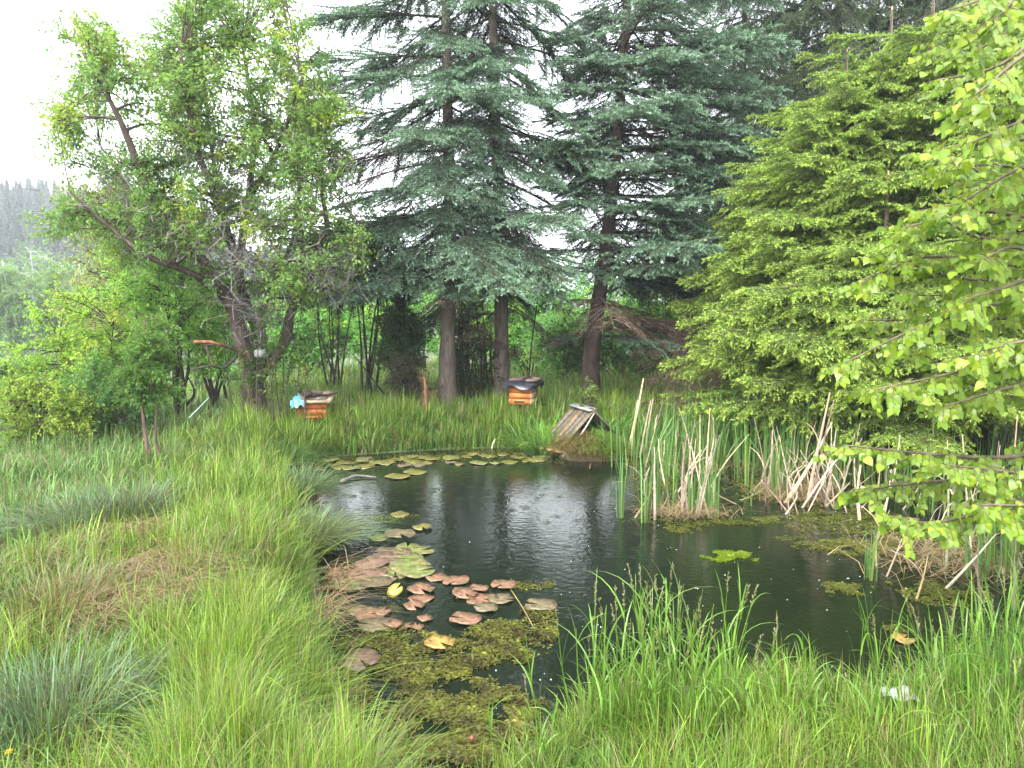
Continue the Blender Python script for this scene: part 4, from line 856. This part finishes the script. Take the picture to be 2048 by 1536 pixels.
# ------------------------------------------------------------------ beehives
def hive(px, Y, w_, label, kind):
    b = ground_at(px, Y, 0); H = thing('beehive', label, 'beehive', b); random.seed(px)
    topz = P(0, 803 if kind == 0 else 772, Y)[2]-b[2]; OR = (.42,.12,.035) if kind == 0 else (.46,.15,.04)
    yawh = Matrix.Rotation(R(6 if kind == 0 else -18), 4, 'Z'); bh = .27 if kind == 0 else .28
    for sx in (-1, 1):
        for sy in (-1, 1):
            Sx = Soup(); q = yawh.to_3x3() @ Vector((sx*w_*.38, sy*.16, 0)); box(Sx, q.x, q.y, (topz-bh)/2, .045, .045, topz-bh+.004, (.12,.09,.06), yawh); local('leg', Sx, M_wood, H)
    nb_ = 3
    for j in range(nb_):        # walls of stacked boards
        hh_ = bh/nb_; zc = topz-bh+hh_*(j+.5)
        for sy in (-1, 1):
            Sx = Soup(); q = yawh.to_3x3() @ Vector((0, sy*.19, zc)); box(Sx, q.x, q.y, zc, w_*.98, .022, hh_-.006, np.array(OR)*random.uniform(.8, 1.15), yawh, .0015); local('board', Sx, M_paint, H)
        for sx in (-1, 1):
            Sx = Soup(); q = yawh.to_3x3() @ Vector((sx*(w_*.49+.012), 0, zc)); cc = (.40,.27,.15) if (kind == 1 and sx > 0) else np.array(OR)*random.uniform(.8, 1.1)
            box(Sx, q.x, q.y, zc, .022, .40, hh_-.006, cc, yawh, .0015); local('board', Sx, M_paint, H)
    Sx = Soup(); q = yawh.to_3x3() @ Vector((0, -.205, 0)); box(Sx, q.x-.01, q.y, topz-bh+.05, w_*.5, .006, .02, (.01,.01,.01), yawh); local('entrance_slot', Sx, M_wood, H)
    Sx = Soup(); box(Sx, .02, 0, topz+.035, w_*1.42, .56, .055, (.46,.36,.24) if kind == 0 else (.02,.02,.025), yawh, .003); local('roof_board', Sx, M_wood if kind == 0 else M_plastic, H)
    # sheet draped on top, rumpled
    Sx = Soup(); nx, ny = 18, 12; V = []; tt = []; W2 = w_*1.5; 
    for a_ in range(nx+1):
        for b_ in range(ny+1):
            x = -W2/2+W2*a_/nx; y = -.31+.62*b_/ny; ed = max(abs(x)/(W2/2), abs(y)/.31); zz = topz+.072+.035*abs(math.sin(7*x+4*y))+.02*math.sin(23*x)*math.sin(17*y)
            if ed > .9: zz -= .10*(1+.4*math.sin(19*(x+y)))
            if kind == 0 and x > -.08: zz = topz+.066+.012*abs(math.sin(30*x+9*y)); x = min(x, W2/2-.04)
            q = yawh.to_3x3() @ Vector((x, y, zz)); V.append([q.x, q.y, q.z])
    for a_ in range(nx):
        for b_ in range(ny):
            i0 = a_*(ny+1)+b_; tt += [[i0, i0+ny+1, i0+ny+2], [i0, i0+ny+2, i0+1]]
    V = np.array(V)
    if kind == 0: ccs = np.where((V[:, 0] < -.10)[:, None], np.array([[.06,.24,.32]]), np.array([[.12,.085,.06]]))
    else: ccs = np.broadcast_to(np.array([.022,.022,.035]), V.shape)
    Sx.add(V, tt, ccs); o = local('roof_sheet', Sx, M_plastic, H, True)
    for j in range(10):         # clods of bark and moss weighing the sheet down
        Sx = Soup(); blob(Sx, (random.uniform(-W2*.25, W2*.42), random.uniform(-.2, .2), topz+.10+random.uniform(0, .02)), (random.uniform(.06, .11), random.uniform(.05, .09), random.uniform(.02, .04)), [(.13,.085,.065),(.20,.15,.12),(.08,.05,.04)][j % 3], j, 6, 9, .3); local('bark_piece', Sx, M_soil, H)
    if kind == 0:
        Sx = Soup(); V = []; tt = []
        for a_ in range(9):
            for b_ in range(5):
                x = -.27+.20*a_/8; z = topz+.06-.085*b_/4*(1-.3*math.sin(a_*1.3)); y = -.325-.02*math.sin(a_*2)-.01*b_; q = yawh.to_3x3() @ Vector((x, y, z)); V.append([q.x, q.y, q.z])
        for a_ in range(8):
            for b_ in range(4): i0 = a_*5+b_; tt += [[i0, i0+5, i0+6], [i0, i0+6, i0+1]]
        Sx.add(V, tt, (.05,.22,.31)); o = local('tarp_flap', Sx, M_plastic, H, True); o['label'] = 'blue plastic flap hanging from the roof corner'
hive(624, 10.9, .36, 'orange wooden beehive with plank roof and blue tarp, beside the fruit tree', 0)
hive(1048, 11.9, .33, 'orange beehive under a dark plastic sheet next to the second spruce trunk', 1)

# ------------------------------------------------------------------ odd things
S = Soup(); a = P(378, 836, 9.6); e_ = P(418, 795, 10.0); tube(S, [a, (a+e_)/2, e_], .006, .006, (.36,.48,.42), 6); solo('garden_pole', S, M_paint, 'thin pale green pole leaning in the grass left of the fruit tree', 'pole', tuple(a), smooth=True)
S = Soup(); a = ground_at(852, 11.4, 0); tube(S, spline([a, P(850, 770, 11.4), P(848, 755, 11.4)], 3), .022, .015, (.27,.14,.08), 6, .15); n = 160; t = rng.random((n, 1)); st = a*(1-t)+P(848, 745, 11.4)*t; frusta(S, st, st+rng.normal(0, .07, (n, 3))+[0, 0, -.02], .003, .002, jit((.25,.13,.08), n), 3); solo('dry_spruce', S, M_twig, 'small dead rusty brown spruce left of the nearest spruce trunk', 'dead tree', tuple(a))
S = Soup(); a = ground_at(1054, 13.0, 0); tube(S, spline([a, P(1062, 700, 13.0), P(1075, 600, 13.1), P(1083, 520, 13.2)], 4), .018, .008, (.03,.028,.022), 6, .1); solo('bare_sapling', S, M_bark, 'thin dark bare sapling rising behind the dark covered beehive', 'sapling', tuple(a), smooth=True)
S = Soup(); a = G(983, 897, 0); tube(S, spline([a-[0, 0, .05], P(985, 890, a[1]), P(990, 879, a[1])], 3), .015, .012, (.42,.36,.26), 6, .1); solo('stake', S, M_wood, 'short pale stake standing in the far shore weed', 'stake', tuple(a), smooth=True)
S = Soup(); a = P(745, 770, 12.6); tube(S, spline([P(770, 790, 12.4), P(735, 745, 12.4), P(706, 708, 12.5)], 4), .018, .008, (.05,.04,.03), 6, .1); solo('fallen_branch', S, M_bark, 'thin dark branch slanting out of the shrub left of the spruces', 'branch', tuple(P(770, 790, 12.4)), smooth=True)
S = Soup(); a = G(720, 960, 0); tube(S, spline([G(682, 966)+[0, 0, .012], G(712, 957)+[0, 0, .03], G(752, 957)+[0, 0, .015]], 4), .022, .012, (.12,.105,.09), 7, .3); solo('driftwood', S, M_wood, 'grey piece of driftwood floating in the far left water', 'driftwood', tuple(a), smooth=True)
S = Soup(); a1 = G(1022, 1188, 0); a2 = G(1075, 1270, 0); tube(S, spline([a1+[0, 0, .03], (a1+a2)/2+[0, 0, .03], a2], 3), .004, .003, (.22,.17,.06), 5, .1); solo('floating_stem', S, M_twig, 'yellow brown dead stem lying in the water beside the rightmost pad', 'stem', tuple(a1))
S = Soup(); a = RAG.copy(); a[2] = hz(a[0], a[1])+.11
V = []; tt = []
for i_ in range(11):
    for j in range(7):
        x = -.075+.15*i_/10; y = -.05+.1*j/6; V.append([a[0]+x*.9+y*.3, a[1]-x*.4+y, a[2]+.045*math.cos(x*16)*math.cos(y*22)+.012*math.sin(60*x+20*y)+.008*math.sin(90*y)])
for i_ in range(10):
    for j in range(6): i0 = i_*7+j; tt += [[i0, i0+7, i0+8], [i0, i0+8, i0+1]]
S.add(V, tt, (.36,.36,.35)); solo('white_rag', S, M_paint, 'crumpled white plastic rag caught in the near right grass', 'rag', tuple(a), smooth=True)
S = Soup(); a = G(686, 1468, 0)+[0, 0, .06]; blob(S, a, (.016, .016, .018), (.035,.02,.03), 2, 7, 9, .15); tube(S, [a-[0, 0, .08], a-[0, 0, .01]], .004, .004, (.08,.1,.03), 5); solo('seed_head', S, M_plastic, 'dark purple water lily bud at the left weed edge near the bottom', 'bud', tuple(a), smooth=True)
S = Soup(); a = G(943, 1498, 0)+[0, 0, .05]; blob(S, a, (.014, .014, .016), (.16,.06,.03), 4, 6, 8, .15); solo('red_bud', S, M_plastic, 'small rust red lily bud in the near waterweed', 'bud', tuple(a), smooth=True)
S = Soup(); a = G(18, 1506, .5); n = 40; th = rng.uniform(0, 6.28, n); el = rng.uniform(.1, 1.2, n); d_ = np.stack([np.cos(th)*np.cos(el), np.sin(th)*np.cos(el), np.sin(el)], 1); leaves(S, np.repeat([a], n, 0), d_, np.tile([0, 0, 1.], (n, 1))+rng.normal(0, .2, (n, 3)), .016, .006, jit((.62,.42,.02), n, .1)); tube(S, [[a[0], a[1], a[2]-.3], a], .002, .002, (.1,.16,.03), 4); solo('dandelion', S, M_leaf, 'yellow dandelion flower in the bottom left corner', 'flower', tuple(a))

# ------------------------------------------------------------------ tall near grasses with seed heads
random.seed(88)
def reedgrass(px, py, n, h, label, grp='tall grass clumps on the near bank', lean=0):
    c = G(px, py, .35); z = hz(c[0], c[1]); T = thing('tall_grass', label, 'grass', (c[0], c[1], z), grp); S = Soup(); SH = Soup()
    for k in range(int(n*(1.2 if 1430 < px < 1720 else 1.7))):
        a = np.array([c[0]+random.gauss(0, .09), c[1]+random.gauss(0, .06), z-.02]); hh = h*random.uniform(.55, 1.1); la = random.uniform(0, 6.28)
        e_ = a + [math.cos(la)*hh*.13+lean*hh, math.sin(la)*hh*.13, hh]; m_ = (a+e_)/2 + rng.normal(0, .012, 3); pl = spline([a, m_, e_], 4)
        cc = jit((.10, .19, .02), 1, .18)[0]; tube(S, pl, .0034, .0012, cc, 4, 0, cap=False)
        for j in range(random.randint(3, 5)):
            q = pl[random.randint(2, len(pl)-2)]; az = random.uniform(0, 6.28)
            blades(S, np.array([q]), hh*random.uniform(.28, .5), np.array([az]), np.array([random.choice([.2, .35, .5, .9])*random.uniform(.7, 1.3)]), random.uniform(.004, .009), jit((.11,.21,.025), 1, .25), jit((.16,.28,.05), 1, .25), 6)
        if random.random() < .35:
            m = 26; t = rng.uniform(.0, 1, m)[:, None]; dr = nrm(pl[-1]-pl[-3]); st = pl[-1] - dr*.02 + dr*t*.10
            leaves(SH, st, dr + rng.normal(0, .35, (m, 3)), rng.normal(0, 1, (m, 3)), .016, .005, jit((.17,.17,.07), m))
    part('stem', S, M_grass, T)
    if SH.n: part('seed_head', SH, M_straw, T)
for px, py, n, h, lab, ln in [(1210,1455,9,.50,'tall grass clump leftmost of the tall near grasses',-.05),(1270,1440,14,.58,'tall grass clump with the densest stems in the near centre',0),(1330,1430,14,.60,'tallest near grass clump right of the densest one',0),(1385,1430,10,.55,'grass clump leaning right over the water',.1),
        (1450,1440,8,.48,'loose grass clump in front of the dark water',.05),(1540,1440,8,.42,'grass clump with arching stems below the lime weed patch',.1),(1620,1450,8,.42,'short grass clump right of the arching stems',.05),(1700,1470,5,.62,'two very tall thin seed stems rising before the dark water',.08),
        (1870,1420,12,.55,'grass clump with thick pale plume beside the white rag',-.15),(1960,1400,14,.55,'broad grass clump near the right edge',-.05),(2030,1380,14,.7,'grass clump at the right edge of the picture',0),(1100,1500,6,.30,'short sparse grass clump at the pond corner',-.1),(850,1545,6,.28,'fine grass clump before the waterweed',0),(730,1520,8,.28,'fine grass clump at the bottom left of the water',.05)]:
    reedgrass(px, py, n, h, lab, lean=ln)

# ------------------------------------------------------------------ near leafy tree on the right, leaves reach into the frame
def leaf_template():
    # heart shaped toothed leaf, unit length along +X, petiole at the origin, slight fold and droop
    o = [(0,0),(.02,.26),(.16,.42),(.32,.45),(.40,.39),(.53,.37),(.60,.29),(.72,.22),(.82,.11),(1,0)]
    V = []; C = []
    for x, y in o: V.append([x+.12, 0, -.10*x*x]); C.append(1.08)
    for x, y in o[1:-1]: V.append([x+.12, y, .10*y-.10*x*x-.05*(y > .3)]); C.append(.95)
    for x, y in o[1:-1]: V.append([x+.12, -y, .10*y-.10*x*x]); C.append(.92)
    t = [[0, 1, 10], [0, 18, 1]]
    for k in range(1, 8): t += [[k, k+1, 10+k], [k, 9+k, 10+k], [k, 17+k+1, k+1], [k, 17+k, 18+k]] if False else [[k, k+1, 10+k], [k, 10+k, 9+k], [k, 18+k, k+1], [k, 17+k, 18+k]]
    t += [[8, 9, 17], [8, 25, 9]]
    V.append([0, .006, .0]); V.append([0, -.006, 0]); C += [1, 1]; t += [[26, 27, 0]]
    return np.array(V), np.array(t), np.array(C)
LV, LT, LC = leaf_template()
lcols = [(.16,.25,.014),(.19,.275,.018),(.135,.235,.016),(.22,.29,.02),(.17,.24,.03),(.12,.205,.018)]
M_big = leafmat('broad_leaf', .42, .35, .4, 1.3)
leaf_meshes = []
for cc in lcols:
    S = Soup(); V = LV.copy(); V[:, 2] += rng.normal(0, .018, len(V)) - random.uniform(-.05, .35)*V[:, 0]**2 + random.uniform(-.5, .6)*V[:, 1]**2; V[:, 1] *= random.uniform(.8, 1.05); S.add(V, LT, np.array(cc)[None]*LC[:, None]); leaf_meshes.append(S.mesh('leaf', M_big))
base = np.array([3.55, 3.9, hz(3.55, 3.9)-.1]); NT = thing('linden_tree', 'leafy tree just outside the right edge with yellow green heart leaves reaching over the pond', 'tree', base)
S = Soup(); trk = spline([base, base+[.05, .05, 1.6], base+[-.05, 0, 3.2], base+[.05, .1, 5.2]], 6); tube(S, trk, .10, .03, (.10,.085,.07), 10, .1, flare=.4)
brs = [([(2200,600),(2000,610),(1850,650),(1690,725)],3.9),([(2220,700),(2000,722),(1880,752),(1755,778)],3.8),([(2200,745),(2060,765),(1890,812)],3.7),([(2250,900),(2000,915),(1830,905),(1690,890)],3.8),([(2250,960),(2050,1000),(1900,1040),(1815,1045)],3.6),
       ([(2200,400),(2020,335),(1910,335)],4.0),([(2220,480),(2000,425),(1900,435),(1810,455)],4.0),([(2200,560),(1980,525),(1850,515),(1725,560)],4.1),([(2220,120),(2040,70),(1930,110),(1870,90)],4.6),([(2250,20),(2080,90),(1950,190)],3.0),([(2250,180),(2080,230),(1930,290)],3.0),
       ([(2200,640),(1900,640),(1730,640)],4.2),([(2250,300),(2060,330),(1930,400)],3.2),([(2200,-60),(2030,-20),(1900,20)],3.4),([(2250,980),(1980,960),(1800,970),(1725,985)],4.0),([(2200,500),(2050,560),(1930,600)],3.4),([(2200,700),(2080,680),(1970,700)],3.2),([(2220,900),(2100,1000),(1960,1010)],3.4),([(2200,250),(2050,200),(1930,240)],4.4),([(2200,100),(2080,20),(1960,60)],3.6),([(2200,20),(2000,130),(1880,160)],3.9),([(2200,350),(2040,390),(1900,300)],3.6),([(2200,800),(2000,790),(1830,700)],4.0),([(2250,420),(2000,480),(1850,420)],3.7),([(2200,560),(1950,560),(1790,520)],3.9),([(2250,1000),(2050,950),(1900,930)],3.5),([(2200,-120),(2020,-60),(1880,-40)],4.2),([(2200,160),(2060,150),(1960,120)],4.3),([(2200,300),(2040,280),(1940,330)],4.4),([(2200,680),(2000,600),(1830,590)],4.3),([(2200,-20),(2080,-40),(1990,40)],3.3),([(2200,620),(2050,500),(1960,520)],3.6)]
allL = []
for bi, (pp, Yb) in enumerate(brs):
    pts = [P(a_, b_, Yb - .15*i_) for i_, (a_, b_) in enumerate(pp)]; j = int(np.argmin(np.abs(trk[:, 2]-(pts[0][2]-.35)))); pl = spline([trk[j]] + pts, 7)
    tube(S, pl, .018, .003, (.13,.10,.07), 6, .1); L = len(pl)
    for i_ in range(5, L):
        for sg in (1, -1):
            if i_ < L-1 and random.random() < .12: continue
            st = pl[i_] + rng.normal(0, .01, 3); dr = nrm(pl[min(i_+1, L-1)]-pl[i_-1]); lat = nrm(np.cross(dr, [0, 0, 1]))*sg; ln = random.uniform(.10, .32)*(1.15-.6*i_/L)
            e_ = st + nrm(dr*.75+lat*.7+np.array([0, 0, random.gauss(-.15, .25)]))*ln; e_[2] -= .1*ln; frusta(S, [st], [e_], .0022, .001, (.15,.11,.06), 4)
            m = max(4, int(ln/.0155))
            for q in range(m):
                t = (q+.6)/m; p_ = st*(1-t)+e_*t; v = nrm(e_-st); sd_ = nrm(np.cross(v, [0, 0, 1]))*(1 if q % 2 else -1)
                dd = nrm(v*.6+sd_*.7+np.array([0, 0, random.gauss(-.8, .35)])); allL.append((p_, dd, random.choice([random.uniform(.022, .036), random.uniform(.034, .052)]), random.randrange(6)))
part('trunk', S, M_bark, NT, True)
def leafM(p_, dd, sz):
    x = Vector(dd); up = Vector((random.gauss(-.1, .5), random.gauss(-.55, .5), .8)); y = up.cross(x).normalized(); z = x.cross(y)
    M_ = Matrix((x, y, z)).transposed().to_4x4(); return M_, sz
fr = []; 
for k, (p_, dd, sz, ci) in enumerate(allL):
    vis = -.0 + (p_[0]/p_[1] < .70); fr.append(-(sz/p_[1]) if vis else 0)
order = np.argsort(fr); S = Soup()
for rank, k in enumerate(order):
    p_, dd, sz, ci = allL[k]; M_, s_ = leafM(p_, dd, sz)
    if rank < 298:
        o = put('leaf', leaf_meshes[ci], NT); o.matrix_local = Matrix.Translation(Vector(p_ - base)) @ M_ @ Matrix.Scale(s_, 4)
    else:
        S.add((LV*s_) @ np.array(M_.to_3x3()).T + p_, LT, (np.array(lcols[ci])*math.exp(random.gauss(0, .12)))[None]*LC[:, None])
part('foliage', S, M_big, NT)['kind'] = 'stuff'

# ------------------------------------------------------------------ rainy air
HZ = True
if HZ:
    m = bpy.data.materials.new('haze'); m.use_nodes = True; n = m.node_tree; n.nodes.clear(); o = n.nodes.new('ShaderNodeOutputMaterial')
    v = n.nodes.new('ShaderNodeVolumePrincipled'); v.inputs['Color'].default_value = (.92, .95, 1, 1); v.inputs['Density'].default_value = .0014; v.inputs['Anisotropy'].default_value = .2
    n.links.new(v.outputs[0], o.inputs['Volume'])
    S = Soup(); box(S, 0, 8, 18, 800, 800, 44, (1, 1, 1)); me = S.mesh('haze', m); h = put('haze', me); tag(h, 'pale rainy haze filling the air over the meadow and ridge', 'haze', None, 'stuff')
